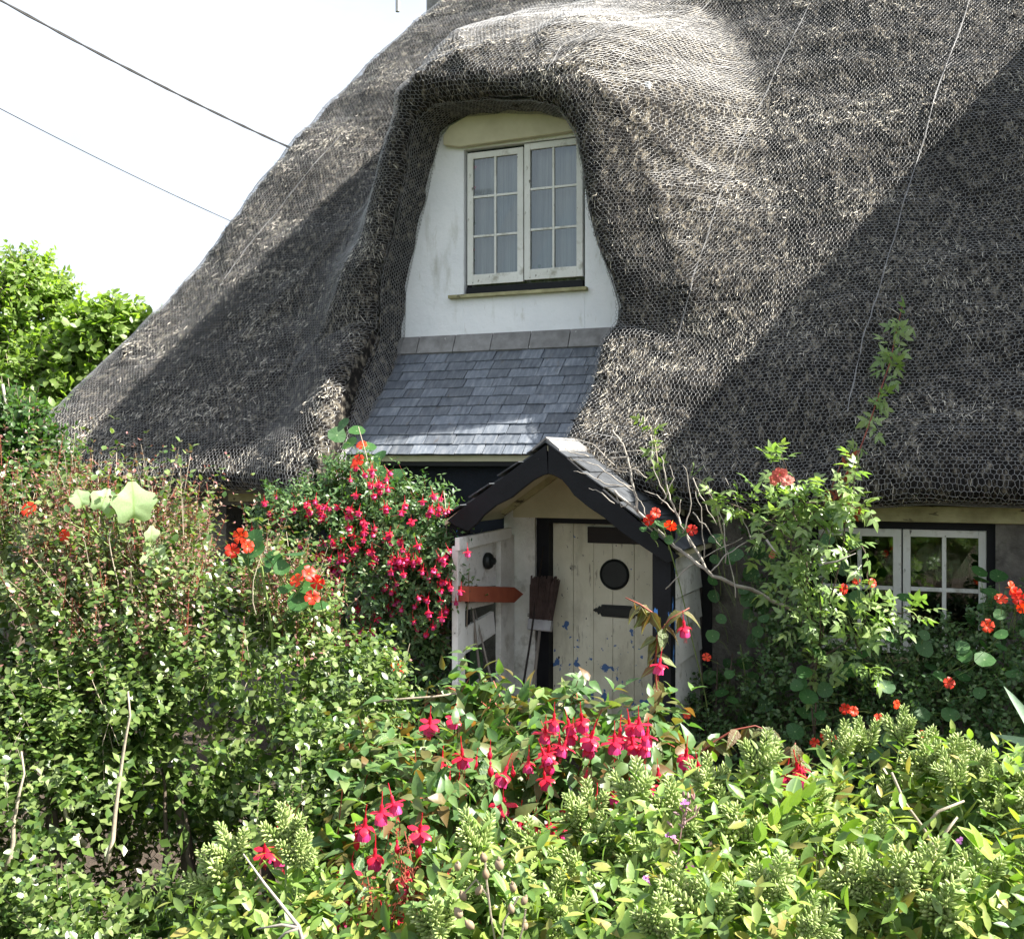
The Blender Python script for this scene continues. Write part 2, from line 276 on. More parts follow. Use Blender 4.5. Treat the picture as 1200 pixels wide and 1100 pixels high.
class MB:
    def __init__(s): s.v = []; s.f = []; s.mi = []; s.cur = 0
    def add(s, vs, fs):
        b = len(s.v); s.v += [tuple(map(float, p)) for p in vs]; s.f += [tuple(b + i for i in f) for f in fs]; s.mi += [s.cur] * len(fs); return s
    def box(s, x0, y0, z0, x1, y1, z1):
        v = [(x, y, z) for z in (z0, z1) for y in (y0, y1) for x in (x0, x1)]
        return s.add(v, [(0, 2, 3, 1), (4, 5, 7, 6), (0, 1, 5, 4), (2, 6, 7, 3), (0, 4, 6, 2), (1, 3, 7, 5)])
    def obox(s, p0, p1, w, t, up=(0, 0, 1)):
        """bar from p0 to p1, w across (along up), t thick"""
        p0 = Vector(p0); p1 = Vector(p1); d = (p1 - p0).normalized(); u = Vector(up); a = d.cross(u).normalized() * t / 2; u = a.cross(d).normalized() * w / 2
        v = [p + i * a + j * u for p in (p0, p1) for j in (-1, 1) for i in (-1, 1)]
        return s.add(v, [(0, 1, 3, 2), (4, 6, 7, 5), (0, 4, 5, 1), (2, 3, 7, 6), (0, 2, 6, 4), (1, 5, 7, 3)])
    def prism(s, poly, a, b, axis='y'):
        n = len(poly); f = (lambda p, q: (p[0], q, p[1])) if axis == 'y' else (lambda p, q: (q, p[0], p[1])) if axis == 'x' else (lambda p, q: (p[0], p[1], q))
        return s.add([f(p, a) for p in poly] + [f(p, b) for p in poly], [tuple(range(n)), tuple(range(2 * n - 1, n - 1, -1))] + [((i + 1) % n, i, n + i, n + (i + 1) % n) for i in range(n)])
    def tube(s, pts, r, n=5, cap=True):
        pts = [Vector(p) for p in pts]; rs = r if hasattr(r, '__len__') else [r] * len(pts); vs = []; prev = None
        for i, p in enumerate(pts):
            d = (pts[min(i + 1, len(pts) - 1)] - pts[max(i - 1, 0)]); d = d.normalized() if d.length > 1e-9 else Vector((0, 0, 1))
            a = d.orthogonal().normalized() if prev is None else (prev - d * prev.dot(d)).normalized(); prev = a; b = d.cross(a)
            vs += [p + (a * math.cos(2 * math.pi * k / n) + b * math.sin(2 * math.pi * k / n)) * rs[i] for k in range(n)]
        fs = [(i * n + k, i * n + (k + 1) % n, (i + 1) * n + (k + 1) % n, (i + 1) * n + k) for i in range(len(pts) - 1) for k in range(n)]
        if cap: fs += [tuple(range(n - 1, -1, -1)), tuple(range((len(pts) - 1) * n, len(pts) * n))]
        return s.add(vs, fs)
    def lathe(s, prof, c=(0, 0, 0), ax='z', n=16):
        vs = []
        for (r, h) in prof:
            for k in range(n):
                a = 2 * math.pi * k / n; x, y = r * math.cos(a), r * math.sin(a)
                vs.append((c[0] + x, c[1] + y, c[2] + h) if ax == 'z' else (c[0] + x, c[1] + h, c[2] + y) if ax == 'y' else (c[0] + h, c[1] + x, c[2] + y))
        fs = [(i * n + k, i * n + (k + 1) % n, (i + 1) * n + (k + 1) % n, (i + 1) * n + k) for i in range(len(prof) - 1) for k in range(n)]
        return s.add(vs, fs + [tuple(range(n - 1, -1, -1)), tuple(range((len(prof) - 1) * n, len(prof) * n))])
    def mesh(s, name, mats, origin=(0, 0, 0), smooth=False):
        me = bpy.data.meshes.new(name); o = Vector(origin)
        me.from_pydata([tuple(Vector(v) - o) for v in s.v], [], s.f)
        for m in (mats if isinstance(mats, (list, tuple)) else [mats]): me.materials.append(m)
        me.polygons.foreach_set('material_index', s.mi)
        if smooth: me.polygons.foreach_set('use_smooth', [True] * len(s.f))
        me.validate(); return me
    def build(s, name, mats, parent=None, smooth=False, label=None, kind=None, bevel=0):
        me = s.mesh(name, mats, wloc(parent) if parent else (0, 0, 0), smooth)
        o = put(name, me, parent, label=label, kind=kind)
        if bevel:
            b = o.modifiers.new('bevel', 'BEVEL'); b.width = bevel; b.segments = 2; b.limit_method = 'ANGLE'
        return o
def top(o, label, cat, group=None):
    o['label'] = label; o['category'] = cat
    if group: o['group'] = group
    return o

# rotation bases: local y = direction, local z = face normal
def basis(d, nrm):
    d = d / np.linalg.norm(d, axis=-1, keepdims=True); x = np.cross(d, nrm); l = np.linalg.norm(x, axis=-1, keepdims=True)
    x = np.where(l < 1e-5, np.array([1.0, 0, 0]), x / np.maximum(l, 1e-5)); z = np.cross(x, d)
    return np.stack([x, d, z], -1)
def unit(v): return v / np.maximum(np.linalg.norm(v, axis=-1, keepdims=True), 1e-9)
class Tpl:
    """small template mesh: vertices, faces grouped by corner count, material of each face"""
    def __init__(s, V, F, mi=None, mats=None):
        s.V = np.array(V, float); mi = mi or [0] * len(F); s.P = []; s.M = []; s.mats = mats
        for k in sorted({len(f) for f in F}):
            s.P.append(np.array([f for f in F if len(f) == k])); s.M.append(np.array([m for f, m in zip(F, mi) if len(f) == k]))
    def merged(s, name, Rm, T, S, rnd=None, mats=None, smooth=False, origin=(0, 0, 0)):
        N = len(T); n = len(s.V)
        V = (np.einsum('nij,kj->nki', Rm, s.V) * np.reshape(S, (N, 1, -1)) + T[:, None, :] - np.array(origin)).reshape(-1, 3)
        polys = [(p[None] + (np.arange(N) * n)[:, None, None]).reshape(-1, p.shape[1]) for p in s.P]
        rnd = rng.random(N) if rnd is None else rnd
        return mesh_np(name, V, polys, mats or s.mats, [np.tile(m, N) for m in s.M], [np.repeat(rnd, len(p)) for p in s.P], smooth)
    def single(s, name, mats=None, smooth=True):
        return s.merged(name, np.eye(3)[None], np.zeros((1, 3)), np.ones(1), np.zeros(1), mats, smooth)
def from_mb(mb, mats): return Tpl(mb.v, mb.f, mb.mi, mats)

def leaf_tpl(w=.5, fold=.12, curl=.15, n=3, shape='oval', mats=None):
    """unit-long leaf along +y with a fold at the midrib and a curl"""
    V = []; F = []
    def wd(t):
        if shape == 'oval': return math.sin(math.pi * t ** .85) ** .8
        if shape == 'point': return math.sin(math.pi * t ** .7) * (1 - .25 * t)
        if shape == 'blade': return math.sin(math.pi * t ** .5) ** .7
        return math.sin(math.pi * t ** 1.25) ** .7
    rows = [0] + [(k + 1) / (n + 1) for k in range(n)] + [1]
    for t in rows:
        z = -curl * t * t; h = wd(t) * w / 2
        if t in (0, 1): V.append((0, t, z))
        else: V += [(-h, t, z + fold * h * 2), (0, t, z), (h, t, z + fold * h * 2)]
    F += [(0, 2, 1), (0, 3, 2)]
    for k in range(n - 1):
        a = 1 + 3 * k; F += [(a, a + 1, a + 4, a + 3), (a + 1, a + 2, a + 5, a + 4)]
    a = 1 + 3 * (n - 1); e = len(V) - 1; F += [(a, a + 1, e), (a + 1, a + 2, e)]
    return Tpl(V, F, None, mats)
def scatter(tpl_list, name, parent, Rm, T, S, n_part=0, mats=None, stuff_name=None):
    """the n_part nearest to the eye become single parts (meshes shared), the rest one part of kind stuff"""
    base = wloc(parent); T = np.asarray(T); S = np.asarray(S, float); d = np.linalg.norm(T - EYE, axis=1) / S
    order = np.argsort(d); own = order[:n_part]; rest = order[n_part:]
    if n_part:
        mes = [t.single(name, mats) for t in tpl_list]
        for i in own:
            o = put(name, mes[i % len(mes)], parent)
            M4 = np.eye(4); M4[:3, :3] = Rm[i] * S[i]; M4[:3, 3] = T[i] - base; o.matrix_local = Matrix(M4.tolist())
    if len(rest):
        me = tpl_list[0].merged(stuff_name or name, Rm[rest], T[rest], S[rest], mats=mats, origin=base)
        put(stuff_name or name, me, parent, kind='stuff')
def in_poly(x, z, P):
    x = np.asarray(x); z = np.asarray(z); c = np.zeros(np.broadcast(x, z).shape, bool); n = len(P)
    for i in range(n):
        x0, z0 = P[i]; x1, z1 = P[(i + 1) % n]
        if z0 == z1: continue
        c ^= ((z0 > z) != (z1 > z)) & (x < (x1 - x0) * (z - z0) / (z1 - z0) + x0)
    return c
def near_poly(x, z, P, closed=False):
    """nearest point on the polyline for each (x, z)"""
    bd = np.full(np.shape(x), 1e9); bx = np.zeros_like(bd); bz = np.zeros_like(bd)
    for i in range(len(P) - (0 if closed else 1)):
        a = P[i]; b = P[(i + 1) % len(P)]; dx, dz = b[0] - a[0], b[1] - a[1]
        t = np.clip(((x - a[0]) * dx + (z - a[1]) * dz) / (dx * dx + dz * dz), 0, 1)
        qx, qz = a[0] + t * dx, a[1] + t * dz; d = np.hypot(x - qx, z - qz); m = d < bd
        bd = np.where(m, d, bd); bx = np.where(m, qx, bx); bz = np.where(m, qz, bz)
    return bd, bx, bz

# ================================================================== GROUND
def strip_ground():
    xs = np.concatenate([[-400, -120, -50], np.linspace(-25, 20, 70), [50, 120, 400]]); ys = np.concatenate([[-300, -80, -30], np.linspace(-14, 12, 60), [30, 80, 400]])
    X, Y = np.meshgrid(xs, ys, indexing='ij')
    Z = .64 * sstep(-5.0, -6.6, Y) + .04 * fbm(X * .7, Y * .7, 3) - .02
    Z = np.where((np.abs(X) > 30) | (np.abs(Y) > 20), Z - .1, Z)
    n, m = X.shape; idx = np.arange(n * m).reshape(n, m)
    q = np.stack([idx[:-1, :-1], idx[1:, :-1], idx[1:, 1:], idx[:-1, 1:]], -1).reshape(-1, 4)
    far = ((Y > 4) | (np.abs(X + 2) > 9) | (Y < -8.2)).astype(int)[:-1, :-1].ravel()
    o = put('ground', mesh_np('ground', np.stack([X, Y, Z], -1).reshape(-1, 3), [q], [soil_m, grass_m], [far], smooth=True)); o['kind'] = 'structure'
strip_ground()
pth = bpy.data.objects.new('path', None); COL.objects.link(pth); pth.location = (-2.66, -2.5, 0); pth['kind'] = 'structure'
for k in range(7):
    for j in range(2):
        mb = MB(); y = -1.2 - k * .52; x = -3.1 + j * .47 + random.uniform(-.01, .01)
        mb.box(x, y - .24, -.02, x + .44, y + .24, .07 + random.uniform(-.006, .006)); mb.build('slab', path_m, pth, bevel=.01)

# ================================================================== THATCHED COTTAGE
cot = thing('thatched_cottage', 'old whitewashed cottage under a netted grey thatched roof with a swept dormer and little porch', 'cottage', (-3, 0, 0))

# ---- roof surface -------------------------------------------------
PROF = [(.45, 2.10), (.1, 2.04), (-.2, 1.96), (-.38, 1.95), (-.47, 2.03), (-.45, 2.13), (-.36, 2.246), (-.2, 2.47)]
SL = 1.4
def zline(y): return 2.75 + SL * y
pts = PROF + [(y, zline(y)) for y in np.linspace(0, 3.4, 14)] + [(3.66, 7.74), (3.9, 7.86), (4.15, 7.74), (4.5, 7.3), (7.6, 2.4)]
P = np.array(pts)
def chaikin(P):
    Q = [P[0]]
    for a, b in zip(P[:-1], P[1:]): Q += [a * .75 + b * .25, a * .25 + b * .75]
    return np.array(Q + [P[-1]])
P = chaikin(chaikin(P)); seg = np.hypot(*np.diff(P, axis=0).T); VL = np.concatenate([[0], np.cumsum(seg)]); VTOT = VL[-1]
V_TOP = VL[np.argmax(P[:, 1])]
def prof(v): return np.interp(v, VL, P[:, 0]), np.interp(v, VL, P[:, 1])

HOLE = [(-4.86, 1.3), (-4.85, 2.1), (-4.84, 2.5), (-4.86, 2.9), (-4.88, 3.3), (-4.86, 3.75), (-4.74, 4.25), (-4.62, 4.65), (-4.54, 4.98), (-4.46, 5.18), (-4.28, 5.29),
        (-3.8, 5.28), (-3.4, 5.23), (-3.14, 5.14), (-3.01, 4.95), (-2.95, 4.65), (-2.90, 4.3), (-2.82, 4.0), (-2.70, 3.7), (-2.64, 3.5), (-2.65, 3.36), (-2.74, 3.2), (-2.74, 2.95), (-2.77, 2.6), (-2.80, 2.3), (-2.82, 2.1), (-2.82, 1.3)]
D2 = 6.35                                                  # unseen second dormer; its height and reach shaped to throw the right-hand roof shadow
HOLES = [HOLE, [(x + D2, z + .62 * float(sstep(3.4, 4.9, z))) for x, z in HOLE]]
def xleft(z): return np.interp(z, [1.9, 2.1, 2.64, 3.88, 5.0, 5.78, 6.6, 7.45, 7.9], [-8.52, -8.54, -8.36, -7.70, -7.27, -7.02, -6.65, -6.15, -5.8])
def surf(u, v):
    """point of the thatch for u (along the house) and v (up the slope from under the eave)"""
    u = np.asarray(u, float); v = np.asarray(v, float)
    y0, z0 = prof(v); z = z0.copy() if hasattr(z0, 'copy') else z0; y = y0 * 1.0
    eave = 1 - sstep(.5, 1.9, v)
    lift = .30 * sstep(-1.75, -2.95, u) * sstep(-3.6, -3.0, u) + .04 * vn(u * .8, v * 0, 5) + .10 * sstep(-6.6, -8, u) + .04 * sstep(-4.2, -5.2, u)
    z = z + lift * eave
    # rounded end of the thatch beside the slates
    for (H, off) in ((HOLES[0], 0), (HOLES[1], D2)):
        if off and u.max() < 1.4: continue
        d, qx, qz = near_poly(u, z0, H)
        ins = in_poly(u, z0, H); dx = u - qx; dz = z0 - qz
        Rx = np.where(dx < 0, .95, 1.35); dn = np.sqrt((dx / Rx) ** 2 + (dz / 2.0) ** 2); dn = np.where(ins, 0, dn)
        front = (v < V_TOP)
        w = 1 - sstep(0, 1, dn); yf = .30 - .06 * sstep(4.4, 5.2, z0) - (.42 if off else 0) * sstep(2.6, 3.6, z0)
        low = np.where(dx < 0, .30, .12) if not off else .65; dl = np.clip(np.where(ins, 0, np.abs(dx)) / np.where(dx < 0, .8, .6), 0, 1)
        y = np.where(front, y - low * (1 - sstep(0, 1, dl)) * (1 - sstep(2.9, 4.3, z0)), y)
        y = np.where(front, y - w * np.maximum(0, y - yf), y)
        r = .16; dd = np.clip(np.where(ins, 0, d), 0, r)
        rnd_ = r * (1 - np.sqrt(np.clip(1 - (1 - dd / r) ** 2, 0, 1)))
        y = np.where(front, y + rnd_ * 1.0, y)
        # the brow: a soft roll of netting pulled over the lip, and the fold running up from its left corner
        bx = np.clip(u - off, -9, 9)
        lip = 5.41 + .02 * (bx + 3.8)
        y = np.where(front & (bx > -5) & (bx < -2.6), y - .035 * np.exp(-((z0 - lip) / .07) ** 2) * sstep(-4.9, -4.5, bx) * sstep(-2.7, -3.1, bx), y)
        for (ax, az, bx_, bz_, am, wd_) in ((-4.5, 5.36, -3.0, 6.1, .045, .07), (-4.3, 5.45, -2.6, 6.6, .03, .06), (-4.75, 4.9, -5.5, 3.0, .03, .06), (-2.6, 4.9, -2.0, 3.4, .03, .07), (-2.9, 5.3, -2.1, 4.6, .035, .05), (-3.9, 5.5, -4.9, 6.9, .045, .08), (-3.3, 5.6, -3.6, 7.0, .035, .07), (-5.2, 5.2, -6.3, 3.4, .025, .06)):
            dd2, _, _ = near_poly(bx, z0, [(ax, az), (bx_, bz_)])
            y = np.where(front, y - am * np.exp(-(dd2 / wd_) ** 2), y)
    # sags, courses and tufts of old thatch
    out = .055 * fbm(u * .9, v * .8, 11, 3) + .022 * vn(u * 1.7, v * 3.1, 21) + .012 * np.abs(vn(u * 3.3, v * 8, 31))
    y = y - out * .8; z = z + out * .55
    # wrap round the left end
    r = .38; xr = xleft(z0) + r; k = np.clip(xr - u, 0, None); ph = np.clip(k / r, 0, math.pi / 2)
    x = np.where(k > 0, xr - r * np.sin(ph), u); y = y + np.where(k > 0, r * (1 - np.cos(ph)) + np.clip(k - r * math.pi / 2, 0, None), 0)
    return np.stack([x, y, z], -1), z0
def v_of_z(z): k = np.argmax(P[:, 1]); m0 = np.argmin(P[:k, 1]); return np.interp(z, P[m0:k, 1], VL[m0:k])
def fine(u, v): return .022 * fbm(u * 8, v * 7, 41, 3) + .016 * vn(u * 30, v * 22, 51)
def grid_mesh(us, vs, add=0):
    U, V = np.meshgrid(us, vs, indexing='ij'); _, zz = prof(V)
    inside = np.zeros(U.shape, bool)
    for H in HOLES:                                          # pull the edge points onto the outline so that the cut edge is clean
        i0 = in_poly(U, zz, H) & (V < V_TOP); d, qx, qz = near_poly(U, zz, H); sn = i0 & (d < .036)
        U = np.where(sn, qx, U); V = np.where(sn & (qz > 1.99), v_of_z(np.maximum(qz, 1.99)), V); inside |= i0 & ~sn
    S, Z0 = surf(U, V)
    f = fine(U, V); S[..., 1] -= f * .8; S[..., 2] += f * .55
    n, m = U.shape; idx = np.arange(n * m).reshape(n, m)
    q = np.stack([idx[:-1, :-1], idx[1:, :-1], idx[1:, 1:], idx[:-1, 1:]], -1).reshape(-1, 4)
    keep = ~(inside[:-1, :-1] | inside[1:, :-1] | inside[1:, 1:] | inside[:-1, 1:])
    return S, q[keep.ravel()]
def thatch_mesh(us, vs, name):
    S, q = grid_mesh(us, vs)
    return mesh_np(name, S.reshape(-1, 3) - np.array([-3, 0, 0]), [q[:, ::-1]], thatch_m, smooth=True)
US = np.concatenate([np.arange(-13.2, -9.0, .25), np.arange(-9.0, 1.3, .029), np.arange(1.3, 8.6, .08)])
VS = np.concatenate([np.arange(0, V_TOP + .4, .029), np.arange(V_TOP + .5, VTOT, .2)])
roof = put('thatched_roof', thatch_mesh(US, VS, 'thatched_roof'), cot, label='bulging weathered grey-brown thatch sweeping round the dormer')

# ---- the cut edge of the thatch round each dormer --------------------
def resample(H, step):
    H = np.array(H); s = np.concatenate([[0], np.cumsum(np.hypot(*np.diff(H, axis=0).T))]); n = int(s[-1] / step); t = np.linspace(0, s[-1], n)
    return np.stack([np.interp(t, s, H[:, 0]), np.interp(t, s, H[:, 1])], -1), t
CXY = {}
def rim_pts(H, off, jit=True):
    Q, t = resample(H, .03); m = Q[:, 1] > 1.98; Q = Q[m]; t = t[m]
    S, _ = surf(Q[:, 0], v_of_z(Q[:, 1]))
    cx, cz = -3.8 + off, np.clip(Q[:, 1], 2.2, 4.4)
    back = np.where(Q[:, 1] > 3.25, .86, np.maximum(Q[:, 1] - 2.45, -.12) + .04)
    rows = []
    for k, a in enumerate(np.linspace(0, 1, 13)):
        X = S[:, 0] + (cx - S[:, 0]) * (.085 * math.sin(a * math.pi / 2)); Z = S[:, 2] + (cz - S[:, 2]) * np.where(cz > 4.3, .035, .09) * math.sin(a * math.pi / 2)
        Y = S[:, 1] + (np.maximum(back + .1, S[:, 1] + .25) - S[:, 1]) * a
        w = .018 * fbm(t * 7, np.full_like(t, a * 5), 61, 2) * (1 if jit else 0)
        rows.append(np.stack([X + w * np.sign(cx - X), Y, Z - w * (Q[:, 1] > 5)], -1))
    return np.array(rows), t
for off, H in ((0, HOLES[0]), (D2, HOLES[1])):
    rows, t = rim_pts(H, off); n, m, _ = rows.shape; idx = np.arange(n * m).reshape(n, m)
    q = np.stack([idx[:-1, :-1], idx[1:, :-1], idx[1:, 1:], idx[:-1, 1:]], -1).reshape(-1, 4)
    put('thatch_reveal', mesh_np('thatch_reveal', rows.reshape(-1, 3) - np.array([-3, 0, 0]), [q], thatch_m, smooth=True), cot)

# ---- wire netting ----------------------------------------------------
def wires(P0, P1, N, r):
    d = unit(P1 - P0); a = unit(N - d * (N * d).sum(1, keepdims=True)); b = np.cross(d, a)
    c3 = [(math.cos(k * 2.0944) * a + math.sin(k * 2.0944) * b) * r for k in range(3)]
    V = np.stack([P0 + c for c in c3] + [P1 + c for c in c3], 1).reshape(-1, 3); M = len(P0); o = (np.arange(M) * 6)[:, None]
    return V, np.concatenate([o + np.array([[k, (k + 1) % 3, 3 + (k + 1) % 3, 3 + k]]) for k in (0, 2)])                                       # the side lying on the thatch stays open
def seen(Q):                                                   # inside the field of view, with a wide margin
    d = Q - EYE; dep = d @ FW; return (dep > .1) & ((d @ RT) / dep < 760 / FPX) & ((d @ UP) / dep < 690 / FPX)
def hexnet(u0, u1, v0, v1, w=.0345, jit=.003):
    H = w * .86; dz = w * .24; rows = int((v1 - v0) / H); cols = int((u1 - u0) / (w / 2))
    j, k = np.meshgrid(np.arange(rows), np.arange(cols), indexing='ij')
    U = u0 + k * w / 2 + (j % 2) * w / 2; V = v0 + j * H + (k % 2) * dz
    U = U + rng.normal(0, jit, U.shape) + .03 * fbm(U * 1.1, V * 1.1, 71, 2); V = V + rng.normal(0, jit, V.shape) + .03 * fbm(U * 1.2, V * 1.2, 81, 2)
    e1 = np.stack([(j * cols + k)[:, :-1].ravel(), (j * cols + k)[:, 1:].ravel()], 1)
    jj, kk = np.meshgrid(np.arange(rows - 1), np.arange(1, cols - 1, 2), indexing='ij')
    kk2 = kk + (jj % 2) - ((jj + 1) % 2); ok = (kk2 >= 0) & (kk2 < cols)
    e2 = np.stack([(jj * cols + kk)[ok], ((jj + 1) * cols + kk2)[ok]], 1)
    return U.ravel(), V.ravel(), np.concatenate([e1, e2])
U, V, E = hexnet(-9.35, 1.25, .28, V_TOP + .15)
S, Z0 = surf(U, V); e = .02
Su, _ = surf(U + e, V); Sv, _ = surf(U, V + e); N = unit(np.cross(Su - S, Sv - S)); N = np.where((N[:, 1:2] > .2) & (S[:, 1:2] < 2.5), -N, N)
S = S + N * (.034 + .012 * vn(U * 3, V * 3, 91)[:, None])
out = ~in_poly(U, Z0, HOLES[0]) | ((near_poly(U, Z0, HOLES[0])[0] < .04) & ((U < -4) | (Z0 > 4.9))); out &= seen(S); E = E[out[E[:, 0]] & out[E[:, 1]]]
ln = np.linalg.norm(S[E[:, 0]] - S[E[:, 1]], axis=1); E = E[ln < .14]
Vw, Fw = wires(S[E[:, 0]], S[E[:, 1]], N[E[:, 0]], .0015)
put('wire_netting', mesh_np('wire_netting', Vw - np.array([-3, 0, 0]), [Fw], wire_m), cot, kind='stuff')
# netting tucked round the reveal
rows, t = rim_pts(HOLES[0], 0, False); L = t[-1] - t[0]
Ua, Va, E = hexnet(0, L, 0, .62)
Va = Va / .62 * 12; ti = np.clip(Ua / L, 0, 1) * (rows.shape[1] - 1); i0 = np.clip(ti.astype(int), 0, rows.shape[1] - 2); fu = (ti - i0)[:, None]
vi = np.clip(Va, 0, 11.999); j0 = vi.astype(int); fv = (vi - j0)[:, None]
Sn = (rows[j0, i0] * (1 - fu) + rows[j0, i0 + 1] * fu) * (1 - fv) + (rows[j0 + 1, i0] * (1 - fu) + rows[j0 + 1, i0 + 1] * fu) * fv
cc = np.stack([np.full(len(Sn), -3.8), Sn[:, 1], np.clip(Sn[:, 2], 2.3, 4.4)], -1); Nn = unit(cc - Sn); Sn = Sn + Nn * .022
ln = np.linalg.norm(Sn[E[:, 0]] - Sn[E[:, 1]], axis=1); E = E[ln < .14]
Vw, Fw = wires(Sn[E[:, 0]], Sn[E[:, 1]], Nn[E[:, 0]], .0019)
put('wire_netting', mesh_np('wire_netting', Vw - np.array([-3, 0, 0]), [Fw], wire_m), cot, kind='stuff')
# laps of netting and tie wires, each laid on the roof from pixel to pixel of its run
def on_roof(px, py):
    lo, hi = 5.5, 15.0                                       # march along the sight line until it enters the thatch
    best = None
    for Y in np.linspace(-.6, 3.6, 600):
        p = at(px, py, Y); v = v_of_z(p[2])
        q, _ = surf(p[0], v)
        if q[1] <= Y: return q
    return p
def seam(pxs, r, name='netting_seam'):
    pts = []
    for (a, b) in zip(pxs[:-1], pxs[1:]):
        for k in range(6):
            f = k / 6; pts.append(on_roof(a[0] + (b[0] - a[0]) * f, a[1] + (b[1] - a[1]) * f) + np.array([random.uniform(-.006, .006), -.04, .03]))
    mb = MB(); mb.tube(pts, r, 4); mb.tube([p + np.array([.006 * math.sin(i), 0, .006 * math.cos(i)]) for i, p in enumerate(pts)], r * .7, 3); mb.build(name, wire_m, cot)
seam([(1137, 2), (1095, 130), (1060, 240), (1035, 330), (1012, 400), (990, 505)], .0022)
seam([(950, 10), (915, 80), (870, 175), (845, 235), (815, 330), (790, 420)], .0018)
seam([(838, 4), (795, 38), (740, 65), (712, 95)], .0025)
seam([(402, 165), (340, 235), (290, 295), (255, 345)], .002)
seam([(700, 40), (660, 60), (640, 95)], .0018)

# ---- broken straw poking through -------------------------------------
def straw(n, u0, u1, v0, v1, lmin, lmax, r):
    u = rng.uniform(u0, u1, n); v = rng.uniform(v0, v1, n)
    S, Z0 = surf(u, v); Su, _ = surf(u + .02, v); Sv, _ = surf(u, v + .02); N = unit(np.cross(Su - S, Sv - S)); N = np.where((N[:, 1:2] > .2) & (S[:, 1:2] < 2.5), -N, N)
    f = fine(u, v)[:, None]; S = S + f * np.array([0, -.8, .55])
    ok = ~in_poly(u, Z0, HOLES[0]) & seen(S); S, N, u, v = S[ok], N[ok], u[ok], v[ok]; Tu, Tv = unit(Su[ok] - S), unit(Sv[ok] - surf(u, v)[0]); n = len(S)
    an = rng.normal(0, .6, n)[:, None]; d = unit(-Tv * np.cos(an) + Tu * np.sin(an) + N * np.abs(rng.normal(.12, .26, n))[:, None])
    l = rng.uniform(lmin, lmax, n)[:, None]; p0 = S + N * .002 - d * l * .4; V, F = wires(p0, p0 + d * l, N, r)
    c = np.clip(.31 + .42 * fbm(u * 1.6, v * 3.2, 101, 3) + rng.normal(0, .30, n), 0, 1)
    put('broken_straw', mesh_np('broken_straw', V - np.array([-3, 0, 0]), [F], straw_m, rnd=[np.tile(c, 2)]), cot, kind='stuff')
straw(128000, -9.15, 1.25, .1, V_TOP, .025, .08, .0024)

# ---- walls ------------------------------------------------------------
mb = MB(); WY = .42
def wallseg(mb, x0, x1, z0, z1): mb.box(x0, 0, z0, x1, WY, z1)
wallseg(mb, -7.62, -6.15, -.2, 2.05); wallseg(mb, -6.15, -5.35, -.2, .95); wallseg(mb, -6.15, -5.35, 1.85, 2.05); wallseg(mb, -5.35, -3.44, -.2, 1.42); wallseg(mb, -3.44, -3.16, -.2, 1.90)
wallseg(mb, -3.16, -2.2, 1.87, 2.02); wallseg(mb, -2.2, -1.12, -.2, 2.02); wallseg(mb, -1.12, .10, -.2, .86); wallseg(mb, -1.12, .10, 1.86, 2.02); wallseg(mb, .10, 8.2, -.2, 2.02)
mb.box(-7.62, WY, -.2, -7.2, 6.8, 2.1); mb.box(-7.2, 6.4, -.2, 8.2, 6.8, 2.1); mb.box(7.8, WY, -.2, 8.2, 6.4, 2.1)
mb.prism([(.3, 2.1), (6.8, 2.1), (3.9, 6.9)], -6.9, -6.6, 'x'); mb.prism([(.3, 2.1), (6.8, 2.1), (3.9, 6.9)], 7.9, 8.2, 'x')
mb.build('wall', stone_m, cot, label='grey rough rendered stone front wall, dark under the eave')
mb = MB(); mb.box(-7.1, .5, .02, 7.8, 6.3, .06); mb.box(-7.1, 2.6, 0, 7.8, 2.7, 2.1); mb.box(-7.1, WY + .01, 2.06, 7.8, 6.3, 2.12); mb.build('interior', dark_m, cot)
mb = MB(); mb.box(-5.35, -.012, 1.42, -3.44, WY - .05, 2.31); mb.box(-3.44, -.012, 1.90, -2.25, WY - .05, 2.31); mb.build('black_wall', navy_m, cot, label='blue-black painted wall band under the slates')
mb = MB(); mb.box(-4.86, -.13, 2.235, -2.9, -.02, 2.285); mb.build('fascia_board', cream_m, cot, bevel=.004, label='cream board under the bottom row of slates')
mb = MB(); mb.box(-3.44, -.055, .02, -3.178, .02, 1.90); mb.build('lower_wall', roughwhite_m, cot, label='rough whitewashed wall beside the door, inside the porch')
a = at(290, 574, -.05); b = at(402, 590, -.05)
mb = MB(); mb.box(a[0] - .2, -.06, 1.885, b[0] + .1, .1, 1.985); mb.build('lintel_beam', beam_m, cot, bevel=.006)
mb = MB(); mb.box(-6.1, .22, .95, -5.38, .24, 1.84); mb.build('window_pane', glass_m, cot)

